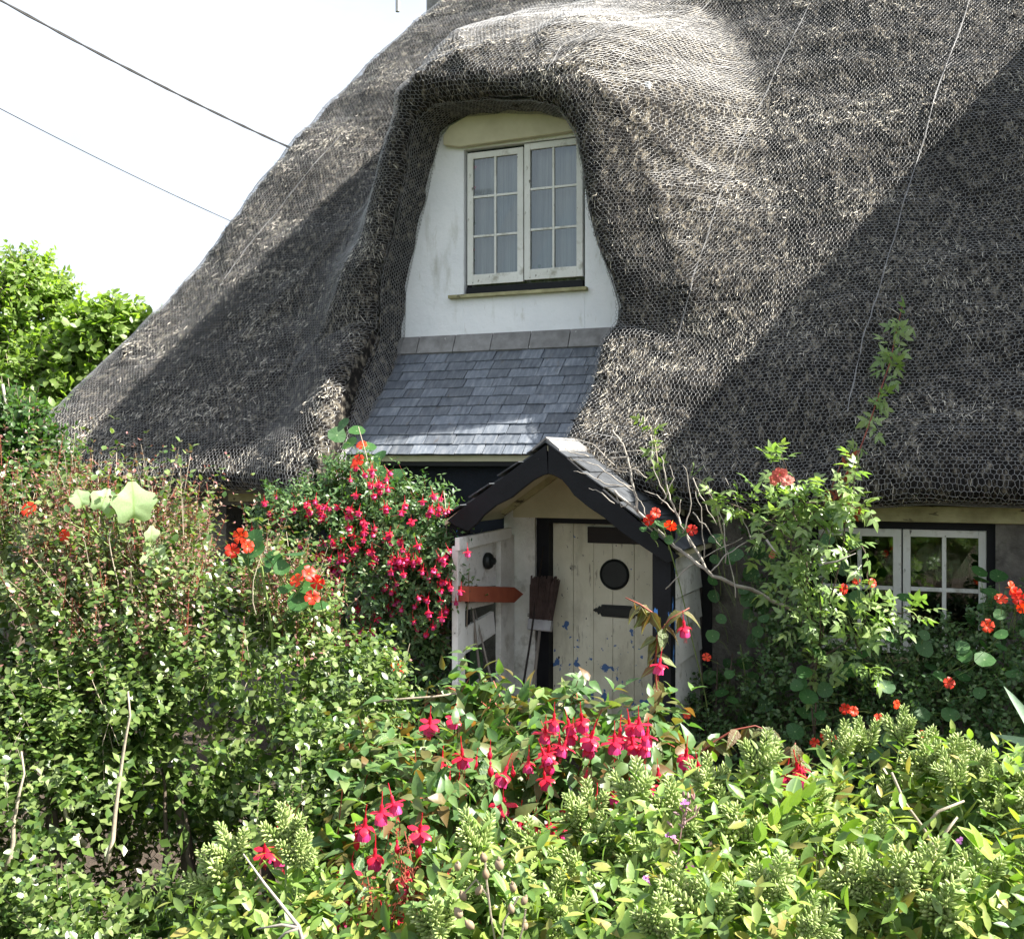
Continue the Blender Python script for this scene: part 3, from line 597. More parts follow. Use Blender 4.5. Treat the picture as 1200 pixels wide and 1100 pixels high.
# ---- dormer: white face, slates, casements ---------------------------------
def casement(x0, x1, z0, z1, y, cols, rws, name, wood, st=.055, bot=.09, bar=.020, sag=0, extra=False):
    c = bpy.data.objects.new(name, None); COL.objects.link(c); c.parent = cot; c.location = Vector((x0, y, z0)) - cot.location
    zb = z0 + bot; zt = z1 - st; xa = x0 + st; xb = x1 - st
    mb = MB(); mb.box(x0, y, z0, xa, y + .04, z1); mb.build('stile', wood, c, bevel=.003)
    mb = MB(); mb.box(xb, y, z0, x1, y + .04, z1); mb.build('stile', wood, c, bevel=.003)
    mb = MB(); mb.box(xa, y + .001, zt, xb, y + .039, z1); mb.build('top_rail', wood, c, bevel=.003)
    mb = MB(); mb.box(xa, y + .001, z0, xb, y + .039, zb); mb.build('bottom_rail', wood, c, bevel=.003)
    cw = (xb - xa - bar * (cols - 1)) / cols; rh = (zt - zb - bar * (rws - 1)) / rws
    for k in range(1, cols):
        x = xa + k * cw + (k - 1) * bar; mb = MB(); mb.box(x, y + .006, zb, x + bar, y + .034, zt); mb.build('glazing_bar', wood, c, bevel=.003)
    for j in range(1, rws):
        z = zb + j * rh + (j - 1) * bar
        for k in range(cols):
            x = xa + k * (cw + bar); mb = MB(); mb.box(x, y + .007, z, x + cw, y + .033, z + bar); mb.build('glazing_bar', wood, c, bevel=.003)
    for j in range(rws):
        for k in range(cols):
            x = xa + k * (cw + bar); z = zb + j * (rh + bar); t1, t2 = random.uniform(-.002, .002), random.uniform(-.002, .002)
            mb = MB(); mb.add([(x - .003, y + .02 + t1, z - .003), (x + cw + .003, y + .02 - t1, z - .003), (x + cw + .003, y + .02 + t2, z + rh + .003), (x - .003, y + .02 - t2, z + rh + .003)], [(0, 1, 2, 3)]); mb.build('pane', glass_m, c)
    return c
def dormer(off, full):
    X = lambda x: x + off
    # white wall in pieces round the window opening
    mb = MB(); y0, y1 = .78, .95; wx0, wx1, wz0, wz1 = X(-4.19), X(-3.06), 3.70, 4.985
    zt = 5.36 if full else 6.05; mb.prism([(X(-4.98), 3.30), (X(-4.98), zt - .22), (X(-4.5), zt), (wx0, zt), (wx0, 3.30)], y0, y1); mb.box(wx1, y0, 3.30, X(-2.5), y1, zt)
    mb.box(wx0, y0, 3.30, wx1, y1, wz0); mb.box(wx0, y0, wz1, wx1, y1, zt + .08); mb.build('dormer_wall', wallwhite_m, cot, label='smooth white dormer face tapering up to the window', bevel=.004)
    mb = MB(); mb.box(wx0, y0 + .08, wz0, wx0 + .022, y1, wz1); mb.box(wx1 - .022, y0 + .08, wz0, wx1, y1, wz1); mb.box(wx0 + .022, y0 + .08, wz1 - .022, wx1 - .022, y1, wz1); mb.box(wx0 + .022, y0 + .01, wz0, wx1 - .022, y1, wz0 + .07)
    mb.build('window_frame', black_m, cot)
    mb = MB(); mb.box(wx0 - .13, y0 - .055, wz0 - .028, wx1 + .03, y0 + .01, wz0 + .002); mb.build('window_sill', beam_m, cot, bevel=.004)
    # arched head board
    pl = [(X(-4.36), 5.03), (X(-4.36), 5.11), (X(-4.30), 5.19), (X(-4.1), 5.27), (X(-3.8), 5.34), (X(-3.0), 5.34), (X(-2.98), 5.02), (X(-3.3), 5.005), (X(-4.2), 4.995)]
    mb = MB(); mb.prism(pl, y0 - .07, y0 - .002); mb.build('head_board', cream_m, cot, bevel=.01, label='cream board with rounded end over the dormer window')
    casement(X(-4.165), X(-3.632), 3.79, 4.955, .80, 2, 3, 'casement_window', white_m)
    casement(X(-3.618), X(-3.085), 3.80, 4.975, .792, 2, 3, 'casement_window', white_m)
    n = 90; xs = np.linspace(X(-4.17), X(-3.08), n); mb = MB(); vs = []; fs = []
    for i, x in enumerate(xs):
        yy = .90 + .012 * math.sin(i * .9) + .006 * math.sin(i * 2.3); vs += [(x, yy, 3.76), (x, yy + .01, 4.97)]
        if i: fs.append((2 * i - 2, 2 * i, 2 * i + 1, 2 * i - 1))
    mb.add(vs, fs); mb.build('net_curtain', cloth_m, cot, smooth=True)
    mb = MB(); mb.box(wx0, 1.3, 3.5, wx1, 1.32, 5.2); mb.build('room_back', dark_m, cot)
    # flashing
    for k in range(7):
        xa = X(-4.98 + k * .36); mb = MB(); mb.add([(xa, .70, 3.20), (xa + .352, .70, 3.20), (xa + .352, .774, 3.355), (xa, .774, 3.355), (xa, .74, 3.17), (xa + .352, .74, 3.17), (xa + .352, .79, 3.355), (xa, .79, 3.355)], [(0, 1, 2, 3), (5, 4, 7, 6), (4, 5, 1, 0), (3, 2, 6, 7), (4, 0, 3, 7), (1, 5, 6, 2)])
        mb.build('flashing', lead_m, cot, label='grey mortar strip between slates and white wall' if not k else None)
    sr = bpy.data.objects.new('slate_roof', None); COL.objects.link(sr); sr.parent = cot; sr.location = Vector((X(-3.8), -.15, 2.3)) - cot.location; sr['label'] = 'small blue-grey slate roof below the dormer window'
    mb = MB(); mb.prism([(-.12, 2.29), (.76, 3.19), (.76, 3.1), (-.12, 2.2)], X(-5.05), X(-2.6), 'x'); mb.build('slate_bed', dark_m, sr)
    # slates: shared meshes with chipped corners
    def slate(i):
        L, W, T = .19, 1.0, .009; c = random.uniform(.0, .05); d = random.uniform(-.004, .004)
        mb = MB(); mb.prism([(-.5 + random.uniform(0, .02), 0 + d), (-.25, random.uniform(-.003, .002)), (.2, random.uniform(-.002, .004)), (.5 - c, -d), (.5, random.uniform(0, .006)), (.5, L), (-.5, L)], 0, T, 'z')
        return mb.mesh('slate', slate_m)
    ms = [slate(i) for i in range(10)]
    ang = math.atan(1.0); rws = 11; pitch = 1.255 / rws
    for r_ in range(rws):
        s0 = r_ * pitch; x = X(-5.02) + random.uniform(0, .1) + (.1 if r_ % 2 else 0)
        while x < X(-2.62):
            w = random.choice([.17, .19, .20, .21, .235, .26])
            o = put('slate', random.choice(ms), sr); o.scale = (w - .005, 1, random.uniform(.8, 1.3))
            y = -.185 + s0 * math.cos(ang); z = 2.275 + s0 * math.sin(ang) + .015
            o.location = Vector((x + w / 2, y, z)) - Vector(wloc(sr)); o.rotation_euler = (ang - R(4.2) + R(random.uniform(-.4, .7)), R(random.uniform(-.5, .5)), R(random.uniform(-.9, .9))); x += w
            if not full and random.random() < 0: break
dormer(0, True); dormer(D2, False)
# small coloured stickers inside the left casement
for (px, py, c_) in ((557, 196, crimson), (556, 220, crimson), (585, 180, crimson), (556, 262, nast_leaf), (555, 293, crimson), (555, 306, nast_leaf), (632, 312, nast_leaf), (648, 312, nast_leaf)):
    p = at(px, py, .825); mb = MB(); mb.lathe([(.016, 0), (.016, .002)], p, 'y', 12); mb.build('window_sticker', c_, cot)

# ---- lower window on the right ---------------------------------------------
mb = MB(); mb.box(-1.30, -.05, 1.825, 3.0, .10, 1.935); mb.build('window_lintel', beam_m, cot, bevel=.008, label='mossy cream beam over the ground floor window')
mb = MB(); mb.box(-1.12, .10, .86, -1.06, .22, 1.86); mb.box(.045, .10, .86, .10, .22, 1.86); mb.box(-1.06, .10, 1.77, .045, .22, 1.86); mb.build('window_frame', black_m, cot)
casement(-1.06, -.50, .90, 1.765, .12, 2, 2, 'casement_window', white_m, bar=.028)
casement(-.49, .045, .90, 1.765, .12, 2, 2, 'casement_window', white_m, bar=.028, st=.05)
mb = MB(); mb.box(-1.15, .0, .84, .14, .12, .88); mb.build('window_sill', beam_m, cot, bevel=.005)

# ---- door --------------------------------------------------------------------
DX0, DX1, DZ = -3.07, -2.25, 1.755
dr = bpy.data.objects.new('door', None); COL.objects.link(dr); dr.parent = cot; dr.location = Vector((DX0, .05, 0)) - cot.location; dr['label'] = 'cream plank door with round black window and letter plate'
door_m = mat('flaking_cream_door', [(.3, (.62, .60, .44)), (.65, (.80, .78, .62))], scale=2.5, rough=.5, bump=.6, bscale=55, bstretch=(1, 1, .12),
             spots=[((.40, .38, .28), 3, .50, .20, (1, 1, .4)), ((.26, .23, .16), 18, .60, .08, (1.5, 1, .22)), ((.05, .045, .04), 30, .645, .015, (1, 1, .6)), ((.22, .21, .17), 9, .66, .06, None)])
# blue patches of the older coat show low on the door
nt = door_m.node_tree; pr = next(n for n in nt.nodes if n.type == 'BSDF_PRINCIPLED'); lk = pr.inputs['Base Color'].links[0].from_socket
tcn = nt.nodes.new('ShaderNodeTexCoord'); nz = nt.nodes.new('ShaderNodeTexNoise'); nz.inputs['Scale'].default_value = 13; nz.inputs['Detail'].default_value = 5; nt.links.new(tcn.outputs['Object'], nz.inputs['Vector'])
sx = nt.nodes.new('ShaderNodeSeparateXYZ'); nt.links.new(tcn.outputs['Object'], sx.inputs[0])
mr = nt.nodes.new('ShaderNodeMapRange'); mr.inputs['From Min'].default_value = 1.25; mr.inputs['From Max'].default_value = .75; mr.inputs['To Min'].default_value = 0; mr.inputs['To Max'].default_value = .13; nt.links.new(sx.outputs['Z'], mr.inputs['Value'])
ad = nt.nodes.new('ShaderNodeMath'); ad.operation = 'ADD'; nt.links.new(nz.outputs['Fac'], ad.inputs[0]); nt.links.new(mr.outputs[0], ad.inputs[1])
rp = nt.nodes.new('ShaderNodeValToRGB'); rp.color_ramp.elements[0].position = .715; rp.color_ramp.elements[1].position = .735; nt.links.new(ad.outputs[0], rp.inputs['Fac'])
mm = nt.nodes.new('ShaderNodeMix'); mm.data_type = 'RGBA'; mm.inputs['B'].default_value = (.07, .16, .36, 1); nt.links.new(rp.outputs['Color'], mm.inputs['Factor']); nt.links.new(lk, mm.inputs['A']); nt.links.new(mm.outputs['Result'], pr.inputs['Base Color'])
wds = [.17, .165, .155, .17, .16]; x = DX0
for k, w in enumerate(wds):
    mb = MB(); mb.box(x + .0012, .05 + random.uniform(0, .002), .03, x + w - .0012, .09, DZ); mb.build('plank', door_m, dr, bevel=.0025); x += w
pc = at(720, 673, .045)
mb = MB(); mb.lathe([(.118, .008), (.118, -.004), (.112, -.012), (.098, -.002), (.001, -.0015)], (pc[0], .045, pc[2]), 'y', 32); mb.build('round_window', blackiron_m, dr, smooth=False)
lp = at(724, 716, .04); mb = MB(); X0, Z = lp[0], lp[2]
pl = [(-.20, 0), (-.175, .018), (-.165, .012), (-.15, .035), (-.135, .022), (-.13, .045), (.11, .045), (.115, .03), (.13, .045), (.14, .02), (.155, .035), (.17, .012), (.2, 0), (.17, -.014), (.155, -.034), (.14, -.02), (.13, -.045), (.10, -.05), (-.13, -.045), (-.14, -.02), (-.155, -.035), (-.168, -.012), (-.178, -.016)]
mb.prism([(X0 + p[0], Z + p[1]) for p in pl], .035, .05); mb.box(X0 - .11, .024, Z - .03, X0 + .1, .035, Z + .028); mb.build('letter_plate', blackiron_m, dr, bevel=.002)
np_ = at(712, 627, .03); mb = MB(); mb.box(np_[0] - .16, .022, np_[2] - .062, np_[0] + .26, .048, np_[2] + .062); mb.build('name_board', darkwood_m, dr, bevel=.003, label='dark wooden name board, its lettering worn away')
mb = MB(); mb.box(-3.175, -.03, 0, DX0 - .004, .12, DZ + .09); mb.box(DX1 + .004, -.03, 0, DX1 + .09, .12, DZ + .09); mb.box(DX0 - .004, -.028, DZ + .005, DX1 + .004, .12, DZ + .09); mb.build('door_frame', black_m, cot, bevel=.004)
mb = MB(); mb.box(-3.2, -.1, 0, -2.15, .12, .03); mb.build('door_step', path_m, cot, bevel=.01)

# ---- porch ---------------------------------------------------------------------
YF = -.97
def poly_at(pxs, Y): return [(float(at(x, y, Y)[0]), float(at(x, y, Y)[2])) for x, y in pxs]
PL, PR = -3.42, -1.90
po = bpy.data.objects.new('porch', None); COL.objects.link(po); po.parent = cot; po.location = Vector((-2.66, YF, 0)) - cot.location; po['label'] = 'little gabled porch with wavy black bargeboards'
mb = MB(); mb.box(PL - .05, YF, 0, PL + .06, YF + .12, 1.86); mb.build('post', post_m, po, bevel=.006)
mb = MB(); mb.box(PR - .08, YF, 0, PR + .045, YF + .12, 1.86); mb.build('post', post_m, po, bevel=.006)
bl = poly_at([(641, 521), (585, 563), (540, 597), (525, 610), (536, 617), (549, 622), (560, 613), (567, 604), (582, 592), (600, 583), (612, 573), (625, 563), (636, 557), (643, 555)], YF - .07)
brd = poly_at([(643, 555), (650, 557), (659, 562), (666, 570), (673, 580), (690, 594), (708, 606), (730, 624), (756, 642), (783, 660), (796, 652), (781, 638), (745, 607), (700, 567), (660, 532), (643, 520)], YF - .07)
mb = MB(); mb.prism(bl, YF - .085, YF - .045); mb.build('bargeboard', black_m, po, bevel=.004)
mb = MB(); mb.prism(brd, YF - .083, YF - .043); mb.build('bargeboard', black_m, po, bevel=.004)
apx, apz = -2.70, 2.36; lx, lz = -3.47, 1.83; rx, rz = -1.80, 1.655
for (ex, ez, sgn) in ((lx, lz, -1), (rx, rz, 1)):
    mb = MB(); mb.add([(apx, YF - .07, apz - .045), (ex, YF - .07, ez - .045), (ex, YF - .07, ez - .015), (apx, YF - .07, apz - .012), (apx, .0, apz - .045), (ex, .0, ez - .045), (ex, .0, ez - .015), (apx, .0, apz - .012)], [(0, 1, 2, 3), (7, 6, 5, 4), (0, 4, 5, 1), (1, 5, 6, 2), (2, 6, 7, 3), (3, 7, 4, 0)])
    mb.build('roof_lining', cream_m, po)
    ms = []
    L = math.hypot(ex - apx, ez - apz); sl = math.atan2(apz - ez, abs(ex - apx)); rws = 7; pitch = L / rws
    for k in range(4):
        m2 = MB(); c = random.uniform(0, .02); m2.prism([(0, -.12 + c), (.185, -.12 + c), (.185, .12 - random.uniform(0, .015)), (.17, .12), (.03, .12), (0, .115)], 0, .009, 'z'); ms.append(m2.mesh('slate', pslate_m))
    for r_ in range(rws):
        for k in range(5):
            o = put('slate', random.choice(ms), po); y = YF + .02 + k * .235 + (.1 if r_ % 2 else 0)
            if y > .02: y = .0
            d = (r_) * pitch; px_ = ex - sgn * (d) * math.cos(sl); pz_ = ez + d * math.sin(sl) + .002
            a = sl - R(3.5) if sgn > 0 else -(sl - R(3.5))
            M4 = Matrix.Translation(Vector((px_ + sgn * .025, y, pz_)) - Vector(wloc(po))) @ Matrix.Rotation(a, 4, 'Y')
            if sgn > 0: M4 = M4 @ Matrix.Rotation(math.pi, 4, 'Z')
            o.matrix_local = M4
for k in range(3):
    y0 = YF - .09 + k * .36; mb = MB(); mb.prism([(apx - .10, apz - .055), (apx, apz + .025), (apx + .10, apz - .055), (apx + .10, apz - .038), (apx, apz + .042), (apx - .10, apz - .038)], y0, y0 + .352); mb.build('ridge_cap', lead_m, po)
# sloping ceiling boards and gable over the door
mb = MB(); mb.prism([(-3.36, 1.80), (-2.0, 1.80), (-2.0, 1.88), (-2.70, 2.30), (-3.36, 1.88)], -.06, -.03); mb.build('gable_board', cream_m, po)
mb = MB(); mb.obox((-3.37, -.25, 1.84), (-2.73, -.25, 2.27), .05, .04); mb.obox((-2.67, -.25, 2.27), (-1.95, -.25, 1.76), .05, .04); mb.build('rafter', beam_m, po)
# right side: six lapped boards
zs = [0.05, .33, .6, .86, 1.10, 1.31, 1.50, 1.68]
for k in range(7):
    mb = MB(); mb.prism([(PR + .010, zs[k] + random.uniform(.004, .012)), (PR + .034, zs[k] + random.uniform(.004, .010)), (PR + .014, zs[k + 1] - .004), (PR, zs[k + 1] - .004)], YF + .125, -.04); mb.build('side_board', white_m, po, bevel=.002)
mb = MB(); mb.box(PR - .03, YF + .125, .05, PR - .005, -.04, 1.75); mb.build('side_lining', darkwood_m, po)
mb = MB(); mb.box(PR + .028, -.03, 0, PR + .10, .0, 1.75); mb.build('corner_post', black_m, po, bevel=.004)
# left side, seen from inside: frame, broken boards
XL = PL + .062
def sidebox(px0, py0, px1, py1, t0=0, t1=.03):
    a = atx(px0, py0, XL); b = atx(px1, py1, XL); return (a[1], a[2], b[1], b[2])
def sb(name, q, m, x0=0, x1=.03, **kw):
    mb = MB(); mb.prism([(float(atx(x, y, XL)[1]), float(atx(x, y, XL)[2])) for x, y in q], XL + x0, XL + x1, 'x'); return mb.build(name, m, po, bevel=.003, **kw)
sb('side_rail', [(530, 630), (592, 618), (592, 630), (530, 645)], white_m, .02, .055)
sb('side_board', [(534, 646), (581, 633), (581, 686), (534, 690)], white_m, -.02, .005)
sb('side_post', [(582, 630), (598, 626), (598, 870), (582, 868)], roughwhite_m, -.01, .035)
sb('side_post', [(531, 640), (540, 638), (540, 850), (531, 852)], white_m, -.01, .035)
sb('side_board', [(538, 738), (577, 716), (579, 742), (538, 770)], white_m, -.02, .012, label='slanting loose white board in the porch side')
sb('side_board', [(538, 708), (577, 701), (577, 707), (538, 716)], white_m, -.02, .012)
sb('side_board', [(538, 818), (563, 795), (566, 808), (542, 832)], white_m, -.02, .012)
sb('side_rail', [(540, 826), (590, 820), (591, 838), (540, 846)], white_m, .0, .05)
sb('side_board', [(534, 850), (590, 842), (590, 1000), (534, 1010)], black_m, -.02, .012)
sb('shelf_board', [(531, 686), (586, 687), (597, 695), (586, 705), (531, 704)], terra_m, .04, .12, label='red-brown pointed board fixed across the porch side')
p = atx(571, 657, XL + .02)
mb = MB(); mb.lathe([(.05, 0), (.062, .01), (.062, .03), (.05, .05), (.03, .058), (.001, .06)], (XL + .006, p[1], p[2]), 'x', 24); mb.lathe([(.026, .05), (.026, .075), (.015, .082), (.001, .083)], (XL + .006, p[1], p[2]), 'x', 16)
mb.build('round_boss', blackiron_m, po, smooth=False, label='round black iron fitting on the porch side')

# ---- chimney ---------------------------------------------------------------------
ch = bpy.data.objects.new('chimney', None); COL.objects.link(ch); ch.parent = cot; ch.location = Vector((-5.7, 3.7, 7)) - cot.location
mb = MB(); mb.box(-6.12, 3.75, 6.4, -5.5, 4.5, 8.9); mb.build('stack', chim_m, ch, bevel=.04)
mb = MB(); mb.box(-6.17, 3.70, 8.0, -5.45, 4.55, 8.12); mb.build('stone_course', chim_m, ch, bevel=.03)
a = at(466, 14, 3.5); mb = MB(); mb.tube([a, a + np.array([0, 0, 1.2])], .026, 8); mb.obox(a + np.array([0, 0, .9]), (-6.1, 3.6, a[2] + .9), .03, .03); mb.build('aerial_pole', greymetal_m, ch)

# ================================================================== SMALL THINGS IN THE PORCH
def base_of(p): return (float(p[0]), float(p[1]), 0)
b0 = at(618, 868, -.42); t0 = at(632, 742, -.24)
br = thing('broom', 'upturned long-handled broom with brown bristles leaning on the white wall left of the door', 'broom', (b0[0], b0[1], 0))
dirv = unit(t0 - b0); foot = b0 - dirv * (b0[2] - .02) / dirv[2]
mb = MB(); mb.tube([foot, t0 + dirv * .02], .013, 8); mb.build('handle', wood_m, br, smooth=True)
hc = t0 + dirv * .02
mb = MB(); mb.obox(hc, hc + dirv * .085, .06, .19, up=(0, 1, .25)); mb.build('head', greymetal_m, br, bevel=.008)
mb = MB(); q = [hc + dirv * .076, hc + dirv * .33]
for i in range(260):
    x = random.uniform(-.088, .088); y = random.uniform(-.025, .025); f = random.uniform(.27, .35)
    s0 = hc + dirv * .07 + np.array([x, y, 0]); s1 = hc + dirv * (.07 + f) + np.array([x * 1.22 + random.uniform(-.008, .008), y * 1.6 + random.uniform(-.008, .008), 0]); mb.tube([s0, s1], .0055, 3, False)
mb.build('bristles', bristle_m, br)
o = MB()
a = at(602, 872, -.5); b = at(637, 640, -.09); d = unit(b - a); f0 = a - d * (a[2] - .0) / d[2]
o = MB().tube([f0, a, (a + b) / 2 + np.array([.008, 0, 0]), b], [.011, .010, .009, .006], 6).build('walking_stick', darkwood_m, smooth=True)
top(o, 'thin dark stick leaning beside the broom against the white porch wall', 'stick')
for (p0, p1, y0, y1, lab, r) in (((572, 868), (546, 640), -.9, -.75, 'taller grey bamboo cane leaning up to the porch corner past the red-brown board', .012), ((590, 850), (553, 700), -.85, -.7, 'shorter grey cane crossing the slanting white board of the porch side', .009)):
    a = at(*p0, y0); b = at(*p1, y1); d = unit(b - a); f0 = a - d * a[2] / d[2]
    o = MB().tube([f0, a, (a + b) / 2 + np.array([-.006, 0, 0]), b], [r, r, r * .9, r * .7], 6).build('garden_cane', wood_m, smooth=True); top(o, lab, 'cane', 'garden canes in the porch')

# ================================================================== OVERHEAD CABLES
def cable(p0, p1, r, lab, twist):
    n = 60; mb = MB(); ts = np.linspace(0, 1, n)
    pts = [p0 * (1 - t) + p1 * t - np.array([0, 0, .22 * 4 * t * (1 - t)]) for t in ts]
    if twist:
        for ph in (0, math.pi): mb.tube([p + np.array([0, math.cos(i * 1.3 + ph), math.sin(i * 1.3 + ph)]) * r * .9 for i, p in enumerate(pts)], r, 5)
    else: mb.tube(pts, r, 5)
    top(mb.build('overhead_cable', cable_m), lab, 'cable', 'overhead cables from the lane to the house')
A = atd(40, -8, 9.0); B = atd(360, 182, 12.4); cable(A + (A - B) * 1.5, B, .0075, 'thicker twisted black cable running down to the upper left edge of the thatch', True)
A = atd(-5, 100, 11.0); B = atd(300, 272, 15.5); cable(A + (A - B) * 1.5, B, .005, 'thin lower cable passing behind the left edge of the thatch', False)

# ================================================================== PLANTS
L_SMALL = leaf_tpl(.62, .10, .12, 1, 'oval'); L_ROUND2 = leaf_tpl(.66, .10, .14, 2, 'oval'); L_OVAL = leaf_tpl(.55, .12, .18, 3, 'oval'); L_POINT = leaf_tpl(.52, .10, .22, 3, 'point'); L_LONG = leaf_tpl(.38, .14, .12, 3, 'oval')
L_POINT2 = leaf_tpl(.58, .14, .4, 3, 'point'); L_HEBE2 = leaf_tpl(.46, .1, -.1, 3, 'oval'); L_BLADE = leaf_tpl(.12, .25, .35, 6, 'blade')
UPV = np.array([0, 0, 1.0])
def randu(n): return unit(rng.normal(0, 1, (n, 3)))
def blobs_px(lst): return [(atd(px, py, d), np.array(r)) for (px, py, d, r) in lst]
def blobs_y(lst): return [(at(px, py, Y), np.array(r)) for (px, py, Y, r) in lst]
def blob_points(blobs, n, shell=.35, back=.3):
    A = np.array([r[0] * r[1] + r[0] * r[2] + r[1] * r[2] for _, r in blobs]); Ps = []; Ns = []; have = 0
    C = np.array([b[0] for b in blobs]); Rr = np.array([b[1] for b in blobs])
    while have < n:
        k = rng.choice(len(blobs), n, p=A / A.sum()); d = randu(n); f = 1 - shell * rng.random(n) ** 1.3
        p = C[k] + d * Rr[k] * f[:, None]; N = unit(d / Rr[k])
        q = np.sqrt((((p[:, None, :] - C[None]) / Rr[None]) ** 2).sum(-1)); q[np.arange(n), k] = 9
        ok = (q.min(1) > .75) & ((N @ -FW > -.25) | (rng.random(n) < back)) & (p[:, 2] > .02)
        Ps.append(p[ok]); Ns.append(N[ok]); have += ok.sum()
    return np.concatenate(Ps)[:n], np.concatenate(Ns)[:n]
def sprig_leaves(Pp, D, L, pairs, size, ang=.9, spread=.25, taper=.45, minstart=.1):
    """opposite pairs of leaves up each shoot; returns bases, positions, sizes, shoot index"""
    n = len(Pp); a = unit(np.cross(D, randu(n))); b = np.cross(D, a); Rs = []; Ts = []; Ss = []; Is = []
    for k in range(pairs):
        t = minstart + (1 - minstart) * k / max(1, pairs - 1)
        for sgn in (-1, 1):
            side = (a if k % 2 else b) * sgn; d = unit(D * math.cos(ang) + side * math.sin(ang) + rng.normal(0, spread, (n, 3)))
            nr = unit(D + UPV * .4 + rng.normal(0, .25, (n, 3))); Rs.append(basis(d, nr)); Ts.append(Pp + D * (L * t)[:, None]); Ss.append(size * (1 - taper * t) * rng.uniform(.75, 1.25, n)); Is.append(np.arange(n))
    return np.concatenate(Rs), np.concatenate(Ts), np.concatenate(Ss), np.concatenate(Is)
def twigs(name, parent, P0, P1, r, m, kind='stuff'):
    V, F = wires(P0, P1, randu(len(P0)), r); put(name, mesh_np(name, V - wloc(parent), [F], m), parent, kind=kind)
def curve(p0, p1, bow, n=8):
    p0 = np.array(p0, float); p1 = np.array(p1, float); return [p0 * (1 - t) + p1 * t + np.array(bow) * 4 * t * (1 - t) + rng.normal(0, .004, 3) * (0 < t < 1) for t in np.linspace(0, 1, n)]

# ---- flower templates ------------------------------------------------------
def fuchsia_flower(open_=1.0, double=False):
    mb = MB(); mb.tube([(0, 0, 0), (.01, 0, -.15), (0, 0, -.34)], [.012, .012, .02], 4, False)
    mb.tube([(0, 0, -.32), (0, 0, -.38), (0, 0, -.44), (0, 0, -.55)], [.025, .05, .04, .065], 7, False)
    for k in range(4):                                           # four flaring sepals
        a = k * math.pi / 2 + .3; ca, sa = math.cos(a), math.sin(a); rows = [(.06, -.53, .055), (.15, -.57 + .02 * open_, .10), (.23 * open_ + .03, -.64 + .07 * open_, .085), (.29 * open_ + .03, -.76 + .13 * open_, .006)]
        vs = []
        for r, z, w in rows: vs += [(r * ca - w * sa, r * sa + w * ca, z - .012), (r * ca, r * sa, z + .01), (r * ca + w * sa, r * sa - w * ca, z - .012)]
        mb.add(vs, [(3 * i + j, 3 * i + j + 1, 3 * i + j + 4, 3 * i + j + 3) for i in range(3) for j in range(2)])
    mb.cur = 1
    for k in range(5):                                           # overlapping petals of the bell
        a = k * 1.2566; vs = []
        for t, r, z in ((0, .05, -.55), (.5, .15, -.66), (1, .17, -.82)):
            for o_ in (-.75, 0, .75): vs.append((r * math.cos(a + o_), r * math.sin(a + o_), z - (.02 if o_ == 0 and t == 1 else 0)))
        mb.add(vs, [(3 * i + j, 3 * i + j + 1, 3 * i + j + 4, 3 * i + j + 3) for i in range(2) for j in range(2)])
    mb.cur = 0
    for k in range(4): a = k * 1.57; mb.tube([(.02 * math.cos(a), .02 * math.sin(a), -.6), (.04 * math.cos(a), .04 * math.sin(a), -1.0 - .05 * (k % 2))], .007, 3, False)
    return from_mb(mb, [crimson, magenta])
def fuchsia_bud():
    mb = MB(); mb.tube([(0, 0, 0), (0, 0, -.3)], .012, 4, False); mb.tube([(0, 0, -.3), (0, 0, -.36), (0, 0, -.42), (0, 0, -.48), (0, 0, -.58), (0, 0, -.70), (0, 0, -.80)], [.02, .05, .03, .05, .10, .085, .01], 8, False); return from_mb(mb, [crimson])
FF = [fuchsia_flower(1), fuchsia_flower(.75), fuchsia_flower(1.2)]; FB = [fuchsia_bud()]
def nast_flower():
    mb = MB()
    for k in range(5):
        a = k * 1.2566 + .2; vs = []
        for r, w, z in ((.04, .04, -.05), (.22, .12, .06), (.42, .24, .10), (.53, .17, .04)):
            for o_ in (-1, 0, 1): vs.append((r * math.cos(a) - o_ * w * math.sin(a), r * math.sin(a) + o_ * w * math.cos(a), z + .03 * abs(o_) + .02 * math.sin(k * 2.1 + o_)))
        mb.add(vs, [(3 * i + j, 3 * i + j + 1, 3 * i + j + 4, 3 * i + j + 3) for i in range(3) for j in range(2)])
    mb.cur = 1; mb.tube([(0, 0, -.02), (-.05, 0, -.2), (-.1, 0, -.45)], [.07, .045, .015], 6); return from_mb(mb, [orange, yellowor])
NF = [nast_flower()]
def nast_disc():
    n = 14; V = [(0, 0, 0)]; 
    for r, z in ((.3, .03), (.5, .045)):
        for k in range(n): a = 2 * math.pi * k / n; rr = r * (1 + .05 * math.sin(3 * a + 1)) * (1 if r < .4 else 1 + .03 * (-1) ** k); V.append((rr * math.cos(a), rr * math.sin(a), z + .03 * math.sin(2 * a)))
    F = [(0, 1 + k, 1 + (k + 1) % n) for k in range(n)] + [(1 + k, 1 + n + k, 1 + n + (k + 1) % n, 1 + (k + 1) % n) for k in range(n)]
    return Tpl(V, F)
ND = [nast_disc()]
def faces(n, toward=.6, up=.6, r=.35):
    nr = unit(-FW * toward + UPV * up + rng.normal(0, r, (n, 3))); d = unit(np.cross(nr, randu(n))); return basis(d, nr)

